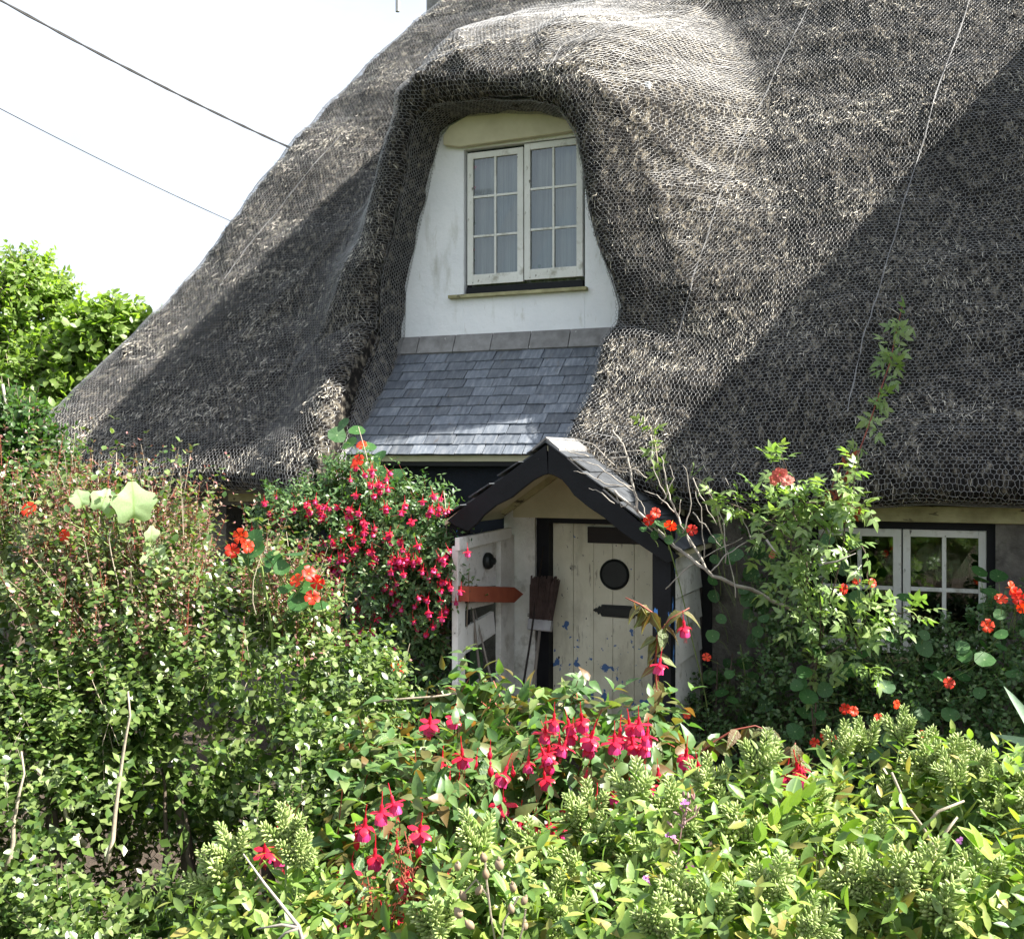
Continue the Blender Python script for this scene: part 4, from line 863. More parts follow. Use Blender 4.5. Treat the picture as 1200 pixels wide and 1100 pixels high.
# ---- the small-leaved hedge on the left --------------------------------------
hb = blobs_px([(40, 770, 3.25, (.50, .5, .52)), (190, 800, 3.2, (.46, .5, .48)), (285, 845, 3.1, (.38, .4, .42)), (395, 890, 3.0, (.17, .3, .30)), (90, 1000, 2.8, (.55, .45, .40)), (300, 1040, 2.75, (.34, .35, .36)), (-60, 900, 3.0, (.5, .5, .55)), (180, 1200, 2.6, (.6, .45, .4)), (420, 980, 2.9, (.12, .22, .2))])
hc = hb[1][0]
hedge = thing('hedge', 'large small-leaved hedge with purple-tipped shoots filling the lower left before the house', 'hedge', (float(hc[0]), float(hc[1]), .64))
Pp, N = blob_points(hb, 14500, .34)
k = (fbm(Pp[:, 0] * 7 + Pp[:, 1] * 5, Pp[:, 2] * 8, 301, 2) + rng.normal(0, .22, len(Pp))) > -.08; Pp, N = Pp[k] + N[k] * (.035 * fbm(Pp[k][:, 0] * 9, Pp[k][:, 2] * 9, 311, 2))[:, None], N[k]
# a hollow in the hedge where the bare trunks show
hol = [(atd(200, 940, 2.55), .20), (atd(60, 900, 2.5), .08), (atd(125, 1010, 2.45), .10)]
for c, r_ in hol: k = np.linalg.norm((Pp - c) * np.array([1, .45, .7]), axis=1) > r_; Pp, N = Pp[k], N[k]
D = unit(N * .55 + UPV * .75 + rng.normal(0, .3, N.shape)); L = rng.uniform(.07, .15, len(Pp))
hi = Pp[:, 2] > 1.76 + .1 * rng.normal(0, 1, len(Pp)); L = np.where(hi & (rng.random(len(Pp)) < .35), L * 1.8, L)
Rm, T, S_, I = sprig_leaves(Pp, D, L, 6, .0275, .95, taper=.3)
tipm = hi[I] & (rng.random(len(T)) < .66) & (N[I][:, 2] > .1)
scatter([L_ROUND2], 'leaf', hedge, Rm[~tipm], T[~tipm], S_[~tipm], 300, hedge_leaf, 'foliage')
scatter([L_SMALL], 'shoot_leaf', hedge, Rm[tipm], T[tipm], S_[tipm] * .62, 0, hedge_tip)
k = rng.random(len(Pp)) < .25; twigs('twig', hedge, Pp[k] - D[k] * .05, Pp[k] + D[k] * L[k][:, None] * .95, .0009, bark_m)
k = rng.choice(len(Pp), 170); twigs('dry_twig', hedge, Pp[k], Pp[k] + unit(D[k] + UPV * .6) * rng.uniform(.06, .16, (170, 1)), .0013, bark_m)
for (a, b, d, r_) in (((125, 1010), (150, 810), 2.5, .008), ((5, 1020), (25, 880), 2.45, .008), ((100, 990), (62, 905), 2.6, .009), ((230, 1040), (212, 880), 2.75, .010), ((180, 1060), (190, 900), 2.8, .012), ((130, 620), (150, 740), 2.85, .0025), ((300, 720), (312, 640), 2.8, .002), ((60, 690), (75, 800), 2.8, .0025)):
    mb = MB(); p0, p1 = atd(*a, d), atd(*b, d + .05); mb.tube(curve(p0, p1, rng.normal(0, .018, 3)), list(np.linspace(r_ * .75, r_ * .25, 8)), 6)
    mb.build('branch', bark_m if r_ < .0095 else darkbark_m, hedge, smooth=True)
# upright purple-brown shoots standing proud of the top
k = (Pp[:, 2] > 1.70) & (N[:, 2] > .15); k = np.flatnonzero(k); k = rng.choice(k, min(750, len(k)), replace=False)
Du = unit(UPV + rng.normal(0, .22, (len(k), 3))); Lu = rng.uniform(.07, .17, len(k)); Rm, T, S_, _ = sprig_leaves(Pp[k], Du, Lu, 7, .0165, .75, .2, .45, .25)
scatter([L_SMALL], 'shoot_leaf', hedge, Rm, T, S_, 0, hedge_tip); twigs('shoot_stem', hedge, Pp[k], Pp[k] + Du * Lu[:, None], .0010, redstem_m)
# inner mass that closes the view through the hedge
Pp2, N2 = blob_points([(c, r * .74) for c, r in hb], 3000, .25); k = np.ones(len(Pp2), bool)
for c, r_ in hol: k &= np.linalg.norm((Pp2 - c) * np.array([1, .6, .7]), axis=1) > r_ * .8
Pp2, N2 = Pp2[k], N2[k]; R2, T2, S2, _ = sprig_leaves(Pp2, unit(N2 + rng.normal(0, .5, N2.shape)), np.full(len(Pp2), .1), 4, .040, 1.0)
scatter([L_SMALL], 'inner_foliage', hedge, R2, T2, S2, 0, hedge_leaf)
for (a, b) in (((70, 1350), (60, 950)), ((220, 1350), (210, 930)), ((330, 1350), (300, 950))):
    mb = MB(); p0, p1 = atd(*a, 2.8), atd(*b, 2.85); p0[2] = .5; mb.tube(curve(p0, p1, (.03, 0, 0)), list(np.linspace(.03, .015, 8)), 7); mb.build('trunk', darkbark_m, hedge, smooth=True)

# ---- pale lobed leaves and nasturtiums threading the hedge --------------------
def lobed():
    V = [(0, .42, -.02)]; n = 20; rings = (.35, .7, 1.0)
    for f in rings:
        for k in range(n):
            a = -math.pi / 2 + 2 * math.pi * (k + .5) / n; r = .46 * f * (1 + .16 * f * math.cos(5 * (a - math.pi / 2))) * (1 - .25 * f * max(0, math.cos(a + math.pi / 2)) ** 6); V.append((r * math.cos(a), .42 + r * math.sin(a), .07 * f * f * math.cos(2 * a) + .015 * math.cos(5 * a) * f - .03 * f ** 3))
    F = [(0, 1 + k, 1 + (k + 1) % n) for k in range(n)] + [(1 + g * n + k, 1 + (g + 1) * n + k, 1 + (g + 1) * n + (k + 1) % n, 1 + g * n + (k + 1) % n) for g in range(2) for k in range(n)]
    return Tpl(V, F)
LB = [lobed()]
pl_ = thing('mallow_plant', 'plant with big lobed leaves, sunlight put into their pale colour, pushing through the top of the left hedge', 'plant', tuple(atd(150, 700, 3.3) * np.array([1, 1, 0]) + np.array([0, 0, .3])))
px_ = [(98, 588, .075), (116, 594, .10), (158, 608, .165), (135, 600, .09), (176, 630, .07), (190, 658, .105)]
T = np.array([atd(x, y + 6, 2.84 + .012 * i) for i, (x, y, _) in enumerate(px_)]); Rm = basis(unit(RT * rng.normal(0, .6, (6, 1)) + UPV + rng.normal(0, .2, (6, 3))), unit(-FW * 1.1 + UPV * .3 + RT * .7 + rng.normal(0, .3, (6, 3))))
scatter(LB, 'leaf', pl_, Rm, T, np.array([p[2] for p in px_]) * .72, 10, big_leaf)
mb = MB(); [mb.tube(curve(t, atd(150, 760, 3.3), (.02, 0, .03)), .003, 4) for t in T]; mb.build('stem', greenstem_m, pl_)

def nasturtium(label, leaves, flowers, root, big=.06, seed=0, m=nast_leaf, up=.6, group='nasturtiums scrambling through the garden', fs=.055):
    """leaves / flowers: world points; each leaf on its own long stalk"""
    leaves = np.array(leaves); n = len(leaves); t = thing('nasturtium', label, 'nasturtium', tuple(root), group)
    s = rng.uniform(.7, 1.25, n) * big
    if n: scatter(ND, 'leaf', t, faces(n, .6, up, .3), leaves, s, n, m)
    if len(flowers): f = np.array(flowers); scatter(NF, 'flower', t, faces(len(f), .9, .3, .35), f, rng.uniform(.85, 1.2, len(f)) * fs, len(f))
    mb = MB(); r0 = np.array(root)
    allp = list(leaves) + list(flowers); cen = np.mean(allp, 0)
    for q in allp:
        q = np.array(q); low = q * .6 + cen * .4 + np.array([rng.normal(0, .03), .06, -.10]); mb.tube(curve(q - np.array([0, -.004, .002]), low, rng.normal(0, .012, 3), 5), .0016, 3, False)
    mb.tube(curve(r0, cen, (.04, 0, .03), 10), .004, 5); mb.build('stem', greenstem_m, t)
    return t
def rand_px(n, x0, x1, y0, y1, Y0, Y1): return [at(rng.uniform(x0, x1), rng.uniform(y0, y1), rng.uniform(Y0, Y1)) for _ in range(n)]
g0 = lambda p: (float(p[0]), float(p[1]), 0.0)
nasturtium('nasturtium with orange-red flowers climbing through the right shoulder of the hedge', [atd(px, py, 2.83 + .05 * rng.random()) for px, py in ((300, 645), (320, 655), (330, 665), (345, 650), (362, 688), (376, 710), (310, 668), (335, 690), (355, 670), (298, 632), (288, 655), (350, 705), (372, 690))],
           [atd(px, py, 2.80 if px > 200 else 2.9) for px, py in ((290, 640), (272, 645), (282, 628), (362, 672), (372, 682), (348, 680), (366, 700), (34, 597), (76, 628))], atd(330, 900, 3.4) * np.array([1, 1, 0]) + np.array([0, 0, .2]), .05, fs=.034)
nasturtium('nasturtium trailing with green leaves round the hedge and fuchsia gap, red flower in middle', [atd(px, py, 3.35) for px, py in ((470, 805), (493, 815), (475, 780), (420, 765), (455, 850), (462, 868), (480, 862), (440, 812))],
           [atd(px, py, 3.3) for px, py in ((444, 778), (466, 783), (432, 786), (483, 862))], atd(470, 950, 3.4) * np.array([1, 1, 0]) + np.array([0, 0, .1]), .032, fs=.045)

# ---- hardy fuchsia against the wall, left of the porch -------------------------
wf = thing('fuchsia_bush', 'tall arching fuchsia hung with crimson flowers against the wall left of the porch', 'fuchsia', g0(at(440, 800, -.9)))
wb_ = blobs_y([(440, 690, -.95, (.50, .36, .48)), (375, 620, -.95, (.42, .3, .28)), (480, 620, -.80, (.36, .24, .34)), (410, 570, -.9, (.22, .16, .16)), (345, 600, -1.1, (.30, .2, .14)), (470, 770, -.9, (.34, .3, .35)), (430, 840, -.8, (.5, .3, .4)), (505, 690, -1.05, (.20, .18, .38))])
Pp, N = blob_points(wb_, 2300, .45, .1); D = unit(N * .6 + rng.normal(0, .5, N.shape) + np.array([-.1, -.3, .05])); L = rng.uniform(.10, .22, len(Pp))
Rm, T, S_, _ = sprig_leaves(Pp, D, L, 5, .066, 1.0, .3); scatter([leaf_tpl(.52, .10, .22, 2, 'point')], 'leaf', wf, Rm, T, S_, 0, wallfu_leaf, 'foliage')
k = rng.random(len(Pp)) < .35; twigs('twig', wf, Pp[k] - D[k] * .1, Pp[k] + D[k] * L[k][:, None] * .8, .0016, redstem_m)
def clusters(pxs, Ysd, m, sp):
    out = []
    for (px, py, k) in pxs:
        c = at(px, py, Ysd + rng.uniform(-.05, .05))
        for _ in range(int(k * m)): out.append(c + rng.normal(0, sp, 3) * np.array([1, .8, .7]))
    return np.array(out)
fl = clusters([(312, 580, 2), (370, 585, 6), (345, 588, 4), (385, 590, 4), (330, 600, 3), (325, 612, 3), (350, 632, 3), (362, 668, 3), (345, 650, 3), (378, 628, 3), (395, 655, 7), (410, 660, 4), (420, 590, 2), (437, 550, 4), (448, 556, 5), (430, 570, 3), (405, 600, 3), (440, 612, 7), (445, 620, 4), (418, 632, 5), (405, 628, 4), (462, 660, 4), (470, 650, 8), (480, 648, 6), (465, 680, 4), (430, 715, 5), (433, 725, 5), (428, 705, 5), (475, 705, 6), (488, 700, 3), (520, 690, 4), (522, 680, 5), (498, 720, 4), (500, 708, 3), (520, 720, 2), (395, 680, 3), (515, 575, 3), (522, 585, 5), (492, 600, 3), (465, 590, 3), (425, 540, 3), (400, 730, 3), (455, 750, 2), (515, 655, 3), (530, 640, 3), (505, 640, 2), (345, 600, 3), (332, 640, 3), (450, 690, 3), (410, 740, 3), (310, 600, 1), (385, 640, 4), (300, 640, 2), (440, 645, 4), (492, 668, 4), (478, 625, 3)], -1.28, 1.25, .055)
scatter(FF, 'flower', wf, faces(len(fl), .1, 1, .3), fl, rng.uniform(.085, .12, len(fl)), 300, None, 'flowers')
for (a, b) in (((470, 800), (420, 500)), ((450, 820), (330, 590)), ((500, 820), (520, 575)), ((480, 800), (440, 560)), ((510, 850), (550, 660))):
    mb = MB(); p0 = at(*a, -.8); p0[2] = 0; mb.tube(curve(p0, at(*b, -1.0), (.08, 0, .08), 12), list(np.linspace(.014, .003, 12)), 6); mb.build('branch', bark_m, wf, smooth=True)
lv = [at(x, y, rng.uniform(-.75, -.4)) for x, y in ((402, 498), (410, 520), (395, 510), (418, 505), (432, 523), (435, 545), (445, 555), (462, 572), (473, 580), (455, 600), (480, 575), (490, 590), (500, 600), (505, 585), (476, 595), (468, 610), (515, 600), (530, 595), (520, 610), (488, 615), (500, 620), (448, 590), (385, 560), (396, 570), (388, 545), (445, 535), (512, 628), (465, 558))]
nasturtium('nasturtium climbing above the wall fuchsia up to the corner of the slates, two orange flowers', lv, [at(416, 545, -1.3), at(424, 522, -.8), at(420, 540, -1.3)], g0(at(455, 800, -.5)), .125, fs=.075)
nasturtium('single large nasturtium leaf seen through the broken porch side', [at(556, 775, -.35), at(548, 800, -.3), at(575, 812, -.2)], [at(577, 808, -.6)], g0(at(550, 870, -.3)), .17)

# ---- plants on the front wall right of the porch ----------------------------
def shrub(name, label, cat, blobs, root, n, leaf, tpl, size, pairs, twm, shell=.45, Lr=(.08, .18), up=.4, n_part=0, group=None, ang=.95):
    t = thing(name, label, cat, root, group); Pp, N = blob_points(blobs, n, shell, .15); D = unit(N * .6 + UPV * up + rng.normal(0, .4, N.shape)); L = rng.uniform(*Lr, len(Pp))
    Rm, T, S_, _ = sprig_leaves(Pp, D, L, pairs, size, ang, .3); scatter(tpl if isinstance(tpl, list) else [tpl], 'leaf', t, Rm, T, S_, n_part, leaf, 'foliage')
    twigs('twig', t, Pp - D * .08, Pp + D * L[:, None] * .8, .0014, twm)
    c = np.mean([b[0] for b in blobs], 0); mb = MB()
    for _ in range(4): mb.tube(curve(np.array(root) + rng.normal(0, .05, 3) * np.array([1, 1, 0]), c + rng.normal(0, .12, 3), rng.normal(0, .05, 3)), list(np.linspace(.012, .004, 8)), 5)
    mb.build('stem', twm, t, smooth=True); return t
shrub('garden_shrub', 'dark leafy shrub under the sill of the ground floor window', 'shrub', blobs_y([(950, 800, -.55, (.45, .25, .35)), (1060, 790, -.6, (.45, .25, .30)), (930, 720, -.45, (.25, .14, .30)), (1000, 870, -.7, (.6, .3, .3))]), g0(at(1000, 860, -.5)), 1100, wallfu_leaf, L_ROUND2, .05, 4, darkbark_m)
shrub('garden_shrub', 'dark shrub at the right edge below the window corner, red flowers above', 'shrub', blobs_y([(1150, 790, -.6, (.4, .25, .33)), (1200, 760, -.6, (.3, .2, .30)), (1120, 850, -.8, (.5, .3, .3)), (1230, 850, -.9, (.5, .3, .4))]), g0(at(1180, 880, -.6)), 1000, wallfu_leaf, L_ROUND2, .05, 4, darkbark_m)
shrub('garden_shrub', 'low dark growth at the foot of the wall right of the porch', 'shrub', blobs_y([(860, 840, -.35, (.32, .2, .30)), (830, 880, -.6, (.4, .25, .25)), (900, 640, -.25, (.16, .1, .35))]), g0(at(850, 880, -.4)), 500, wallfu_leaf, L_ROUND2, .045, 4, darkbark_m)
lv = rand_px(26, 830, 910, 640, 870, -.5, -.2) + [at(x, y, -.75) for x, y in ((845, 725), (888, 740), (895, 725), (910, 782), (922, 803), (897, 825), (878, 845), (858, 820), (846, 812), (855, 790), (905, 870), (835, 745), (880, 865), (845, 640), (862, 650), (838, 632))]
nasturtium('nasturtium with round bright leaves on the bare wall between porch and rose', lv, [at(828, 770, -.9), at(805, 838, -1.0)], g0(at(870, 860, -.5)), .095)
lv = rand_px(70, 930, 1200, 740, 885, -1.15, -.8) + rand_px(14, 960, 1010, 600, 720, -.6, -.3) + [at(x, y, -.7) for x, y in ((1005, 700), (1060, 700), (1085, 785))]
nasturtium('nasturtium spreading under the ground floor window with scattered red flowers', lv, [at(x, y, -1.2) for x, y in ((990, 830), (1000, 833), (1030, 842), (1112, 800), (968, 862), (975, 865), (1080, 860), (1050, 825), (955, 870), (1003, 680), (988, 690), (1022, 683))], g0(at(1060, 870, -1.0)), .095)
lv = rand_px(34, 1130, 1210, 690, 860, -.95, -.6) + [at(x, y, -.35) for x, y in ((1150, 680), (1163, 700), (1152, 712), (1160, 725), (1148, 670), (1170, 675), (1145, 745), (1135, 760))]
nasturtium('nasturtium at the right edge beside the window with bright red flowers', lv, [at(x, y, -1.0) for x, y in ((1185, 688), (1193, 700), (1173, 702), (1190, 695), (1157, 733), (1198, 712))], g0(at(1190, 870, -.8)), .09, fs=.07)

# ---- climbing rose -----------------------------------------------------------
def rose_leaf_tpl():
    V = []; F = []; lt = L_POINT
    def addl(pos, ang, s):
        b = len(V); c, sn = math.cos(ang), math.sin(ang)
        for x, y, z in lt.V: V.append((pos[0] + s * (x * c - y * sn), pos[1] + s * (x * sn + y * c), z * s))
        for p in lt.P:
            for f in p: F.append(tuple(int(b + i) for i in f))
    addl((0, .55), 0, .48)
    for y, s in ((.50, .38), (.22, .33)): addl((0, y), 1.15, s); addl((0, y), -1.15, s)
    b = len(V); V.extend([(-.008, 0, 0), (.008, 0, 0), (.008, .58, 0), (-.008, .58, 0)]); F.append((b, b + 1, b + 2, b + 3)); return Tpl(V, F)
RL = [rose_leaf_tpl()]
rose = thing('climbing_rose', 'sunlit climbing rose arching down between porch and window with a faded pink bloom', 'rose', g0(at(955, 870, -.9)))
canes = [[(955, 870), (950, 760), (935, 650), (925, 560), (915, 530)], [(952, 800), (985, 650), (1000, 580), (1005, 530)], [(935, 650), (915, 620), (860, 590), (815, 575)], [(930, 600), (945, 660), (950, 720), (960, 745)], [(930, 575), (965, 620), (945, 680), (935, 740)], [(985, 650), (1010, 640), (1020, 690), (1010, 740)], [(925, 560), (940, 590), (990, 590), (1020, 600)], [(950, 780), (1000, 745), (1060, 720), (1085, 725)], [(1000, 745), (1010, 765), (1030, 790)], [(915, 600), (890, 620), (885, 640)], [(955, 870), (960, 700), (975, 620), (1000, 560)]]
Tt = []; Dd = []; mb = MB()
for ci, c in enumerate(canes):
    Yc = -1.15 - .04 * (ci % 3); w = [at(x, y, Yc + .25 * sstep(600, 870, y)) for x, y in c]; w[0][2] = max(0, w[0][2] if ci else 0); wv = [p + (q - p) * t for p, q in zip(w[:-1], w[1:]) for t in (0, .25, .5, .75)] + [w[-1]]; mb.tube([Vector(p + rng.normal(0, .008, 3)) for p in wv], list(np.linspace(.006, .002, len(wv))), 5)
    for a, b in zip(w[:-1], w[1:]):
        if a[2] < 1.05 and ci in (0, 10): continue
        ln = np.linalg.norm(b - a); nlv = max(1, int(ln / .055 * 1.5))
        for _ in range(nlv): Tt.append(a + (b - a) * rng.random() + rng.normal(0, .03, 3)); Dd.append(unit(unit(b - a) * .4 + randu(1)[0] * .9 + np.array([.1, -.3, -.1])))
mb.build('cane', darkbark_m, rose, smooth=True); Tt, Dd = np.array(Tt), np.array(Dd)
Pb, Nb = blob_points(blobs_y([(930, 590, -1.12, (.30, .12, .20)), (925, 665, -1.12, (.16, .12, .26)), (990, 590, -1.1, (.16, .12, .16)), (1030, 730, -1.15, (.28, .12, .10)), (1010, 780, -1.2, (.14, .1, .08)), (945, 720, -1.15, (.12, .1, .12)), (905, 545, -1.1, (.10, .1, .10)), (948, 765, -1.15, (.10, .1, .10)), (1060, 720, -1.15, (.14, .1, .07)), (860, 590, -1.1, (.16, .1, .06))]), 190, .9, 1); Tt = np.concatenate([Tt, Pb]); Dd = np.concatenate([Dd, unit(Nb * .5 + rng.normal(0, .5, Nb.shape) + np.array([0, -.2, -.1]))])
scatter(RL, 'leaf', rose, basis(Dd, unit(UPV * .8 - FW * .4 + RT * .35 + rng.normal(0, .4, Dd.shape))), Tt, rng.uniform(.11, .17, len(Tt)), 290, rose_leaf, 'foliage')
def petals(n, r, m):
    mb = MB()
    for k in range(n):
        a = k * 2.4; rr = r * (.45 + .55 * k / n); h = .3 * (1 - k / n); c, s_ = math.cos(a), math.sin(a); vs = []
        for q, w, z in ((.1, .15, 0), (.6, .4, h), (1.0, .28, h * .8)): vs += [(q * rr * c - w * rr * s_, q * rr * s_ + w * rr * c, z * r), (q * rr * c, q * rr * s_, z * r - .05 * r), (q * rr * c + w * rr * s_, q * rr * s_ - w * rr * c, z * r)]
        mb.add(vs, [(3 * i + j, 3 * i + j + 1, 3 * i + j + 4, 3 * i + j + 3) for i in range(2) for j in range(2)])
    return from_mb(mb, [m])
PT = [petals(16, 1, pinkpetal)]
scatter(PT, 'bloom', rose, faces(4, .8, .2, .3), np.array([at(914, 556, -1.25), at(922, 563, -1.25), at(907, 562, -1.22), at(905, 650, -1.2)]), np.array([.055, .05, .04, .03]), 4)
# white dry hooks of old cane by the rose
mb = MB()
for c in ([(898, 632), (905, 642), (912, 650)], [(965, 660), (980, 658), (1003, 648)]): mb.tube([at(x, y, -1.3) for x, y in c], [.008, .006, .002], 5)
mb.build('dead_spur', deadstem_m, rose, smooth=True)

# ---- bare climber lying over the porch roof -----------------------------------
bc = thing('bare_climber', 'tangle of bare grey stems lying over the right slope of the porch roof', 'climber', g0(at(905, 860, -.3)))
def stem(parent, pxs, Y, r0, r1, m, name='stem', n=6):
    w = [at(p[0], p[1], p[2] if len(p) > 2 else Y) for p in pxs]; out = []
    for a, b in zip(w[:-1], w[1:]): out += [a + (b - a) * t + rng.normal(0, .004, 3) * (t > 0) for t in np.linspace(0, 1, n)[:-1]]
    out.append(w[-1]); mb = MB(); mb.tube(out, list(np.linspace(r0, r1, len(out))), n if n < 6 else 6); mb.build(name, m, parent, smooth=True)
YB = -1.12
stem(bc, [(975, 780, -.3), (930, 715, -.6), (880, 690, -.9), (835, 675, YB), (790, 640, YB), (748, 600, YB), (720, 575, YB)], YB, .014, .008, deadstem_m)
stem(bc, [(835, 675), (800, 620), (785, 585), (780, 560), (775, 535)], YB, .009, .004, deadstem_m)
stem(bc, [(748, 600), (742, 570), (735, 535), (730, 520), (718, 504)], YB, .009, .006, deadstem_m)
stem(bc, [(735, 535), (700, 538), (720, 530), (751, 528)], YB, .006, .003, deadstem_m)
for q in ([(742, 575), (720, 560), (700, 545), (683, 540), (668, 537)], [(740, 570), (715, 568), (690, 556), (672, 552)], [(738, 590), (728, 594), (722, 575), (708, 570)], [(720, 545), (705, 530), (694, 520), (668, 512)], [(833, 670), (850, 650), (880, 632), (905, 620), (920, 612)], [(800, 625), (810, 590), (806, 560), (800, 545)], [(810, 640), (795, 605), (798, 585)],
          [(825, 655), (822, 600), (815, 575)], [(850, 660), (848, 610), (835, 585), (830, 570)], [(780, 580), (768, 555), (762, 535), (765, 520)], [(885, 640), (868, 600), (850, 560)], [(760, 610), (752, 590), (745, 582)], [(780, 690), (800, 670), (830, 650), (870, 630)], [(775, 590), (790, 560), (785, 545)], [(862, 700), (858, 670), (852, 645)], [(700, 560), (712, 548), (735, 553)], [(758, 560), (745, 550), (725, 548)], [(790, 600), (770, 580), (755, 575)], [(812, 600), (830, 620), (845, 640)], [(690, 535), (668, 530), (662, 525)], [(812, 560), (820, 580), (840, 615)], [(720, 590), (700, 575), (690, 572)]):
    stem(bc, q, YB - rng.uniform(-.05, .08), .0045, .002, deadstem_m, 'twig', 5)
lv = [at(x + rng.normal(0, 5), y + rng.normal(0, 3), -1.15) for x, y in ((765, 615), (775, 620), (785, 628), (770, 625), (752, 618), (780, 612), (795, 622))]
nasturtium('nasturtium with four vivid red flowers beside the right slope of the porch roof', lv, [at(x, y, -1.22) for x, y in ((768, 601), (760, 609), (786, 615), (811, 621))], g0(at(840, 850, -.4)), .07, fs=.075)

def leafy_shoot(name, label, cat, path, Y, nl, ls, m, sm, r0=.006, tpl=None, root=None, extra=()):
    t = thing(name, label, cat, root or g0(at(path[0][0], path[0][1], Y))); w = [on_roof(x, y) + np.array([0, -.16, .04]) if Y is None else at(x, y, Y) for x, y in path]; out = []
    for a, b in zip(w[:-1], w[1:]): out += [a + (b - a) * t_ for t_ in np.linspace(0, 1, 5)[:-1]]
    out.append(w[-1]); mb = MB(); mb.tube(out, list(np.linspace(r0, r0 * .4, len(out))), 5); mb.build('stem', sm, t, smooth=True)
    ps = np.array(out)[rng.integers(0, len(out), nl)] + rng.normal(0, .012, (nl, 3)); D = unit(randu(nl) + np.array([0, -.5, 0]))
    scatter(tpl or RL, 'leaf', t, basis(D, unit(UPV * .6 - FW * .7 + rng.normal(0, .4, (nl, 3)))), ps, rng.uniform(.8, 1.2, nl) * ls, nl, m); return t
leafy_shoot('bramble_shoot', 'long reddish leafy shoot climbing the thatch above the rose', 'climber', [(985, 600), (1000, 560), (1020, 510), (1032, 470), (1045, 430), (1052, 395), (1060, 362)], None, 46, .16, rose_leaf, redstem_m, root=g0(at(985, 860, -.5)))  # brighter leaf colour stands in for sun falling on this shoot
leafy_shoot('bramble_shoot', 'small green leafy shoot on the thatch above the porch, one red flower', 'climber', [(785, 600), (780, 560), (775, 530), (768, 505)], None, 16, .13, tree_leaf, bark_m, root=g0(at(800, 860, -.4)))
leafy_shoot('bramble_shoot', 'pale leafy side shoot against the dark eave between porch and rose', 'climber', [(850, 640), (838, 590), (825, 565), (812, 558)], -.95, 9, .13, rose_leaf, bark_m)
leafy_shoot('bramble_shoot', 'dark red-leaved shoot hanging at the eave above the rose', 'climber', [(1000, 600), (990, 590), (975, 570), (985, 545)], -.95, 12, .12, rusty, redstem_m)

# ---- trees and shrubs left of the house ---------------------------------------
def tree(label, blobs, root, n, leaf, size, cat='tree', pairs=4, name='tree', Lr=(.12, .3)):
    t = thing(name, label, cat, root); Pp, N = blob_points(blobs, n, .6, .3); D = unit(N * .7 + UPV * .5 + rng.normal(0, .45, N.shape)); L = rng.uniform(*Lr, len(Pp))
    Rm, T, S_, _ = sprig_leaves(Pp, D, L, pairs, size, .9, .35); scatter([L_ROUND2], 'crown', t, Rm, T, S_, 0, leaf); twigs('twig', t, Pp - D * .15, Pp + D * L[:, None], .003, bark_m)
    c = np.mean([b[0] for b in blobs], 0); mb = MB(); mb.tube(curve(root, c, (.15, 0, 0), 10), list(np.linspace(.09, .03, 10)), 8); mb.build('trunk', darkbark_m, t, smooth=True)
    for b in blobs:
        mb = MB(); mb.tube(curve(c - np.array([0, 0, .3]), b[0] + UPV * b[1][2] * .5, rng.normal(0, .08, 3), 8), list(np.linspace(.03, .008, 8)), 6); mb.build('limb', bark_m, t, smooth=True)
tree('light green feathery tree rising at the left edge beyond the roof corner', blobs_px([(0, 390, 12.5, (.55, .6, .65)), (45, 370, 12.5, (.30, .5, .45)), (10, 470, 12.3, (.8, .6, .6)), (70, 430, 12.6, (.35, .5, .35)), (35, 325, 12.6, (.14, .3, .25)), (-60, 420, 12.5, (.7, .6, .9)), (-20, 560, 12.3, (.8, .6, .8))]), tuple(atd(10, 800, 12.6) * np.array([1, 1, 0])), 3000, tree_leaf, .115)
tree('broad-leaved bright green bush just behind the lower left slope of the thatch', blobs_px([(125, 400, 12.2, (.30, .4, .28)), (90, 440, 12.2, (.45, .4, .45)), (150, 430, 12.4, (.2, .3, .45)), (60, 520, 12.0, (.6, .4, .6)), (140, 385, 12.2, (.22, .3, .14)), (150, 520, 12.2, (.5, .4, .6))]), tuple(atd(110, 800, 12.3) * np.array([1, 1, 0])), 2200, tree_leaf, .17, 'bush', 3, 'bush')
tree('darker green bush at the left edge below the feathery tree', blobs_px([(10, 510, 9.0, (.3, .3, .22)), (-30, 560, 8.9, (.45, .4, .4)), (45, 560, 9.2, (.28, .3, .2))]), tuple(atd(0, 850, 9.0) * np.array([1, 1, 0])), 900, tree_dark, .085, 'bush', 4, 'bush')
mb = MB(); t_ = None
for c in ([(3, 450), (8, 480), (6, 510)], [(45, 405), (75, 430), (90, 450)], [(50, 452), (42, 475)]): mb.tube([atd(x, y, 8.8 if c[0][0] < 10 else 11.95) for x, y in c], [.014, .011, .006], 5)
o = mb.build('dead_branch', deadstem_m, smooth=True); top(o, 'bare pale branches showing against the green bushes at the left edge', 'branch')

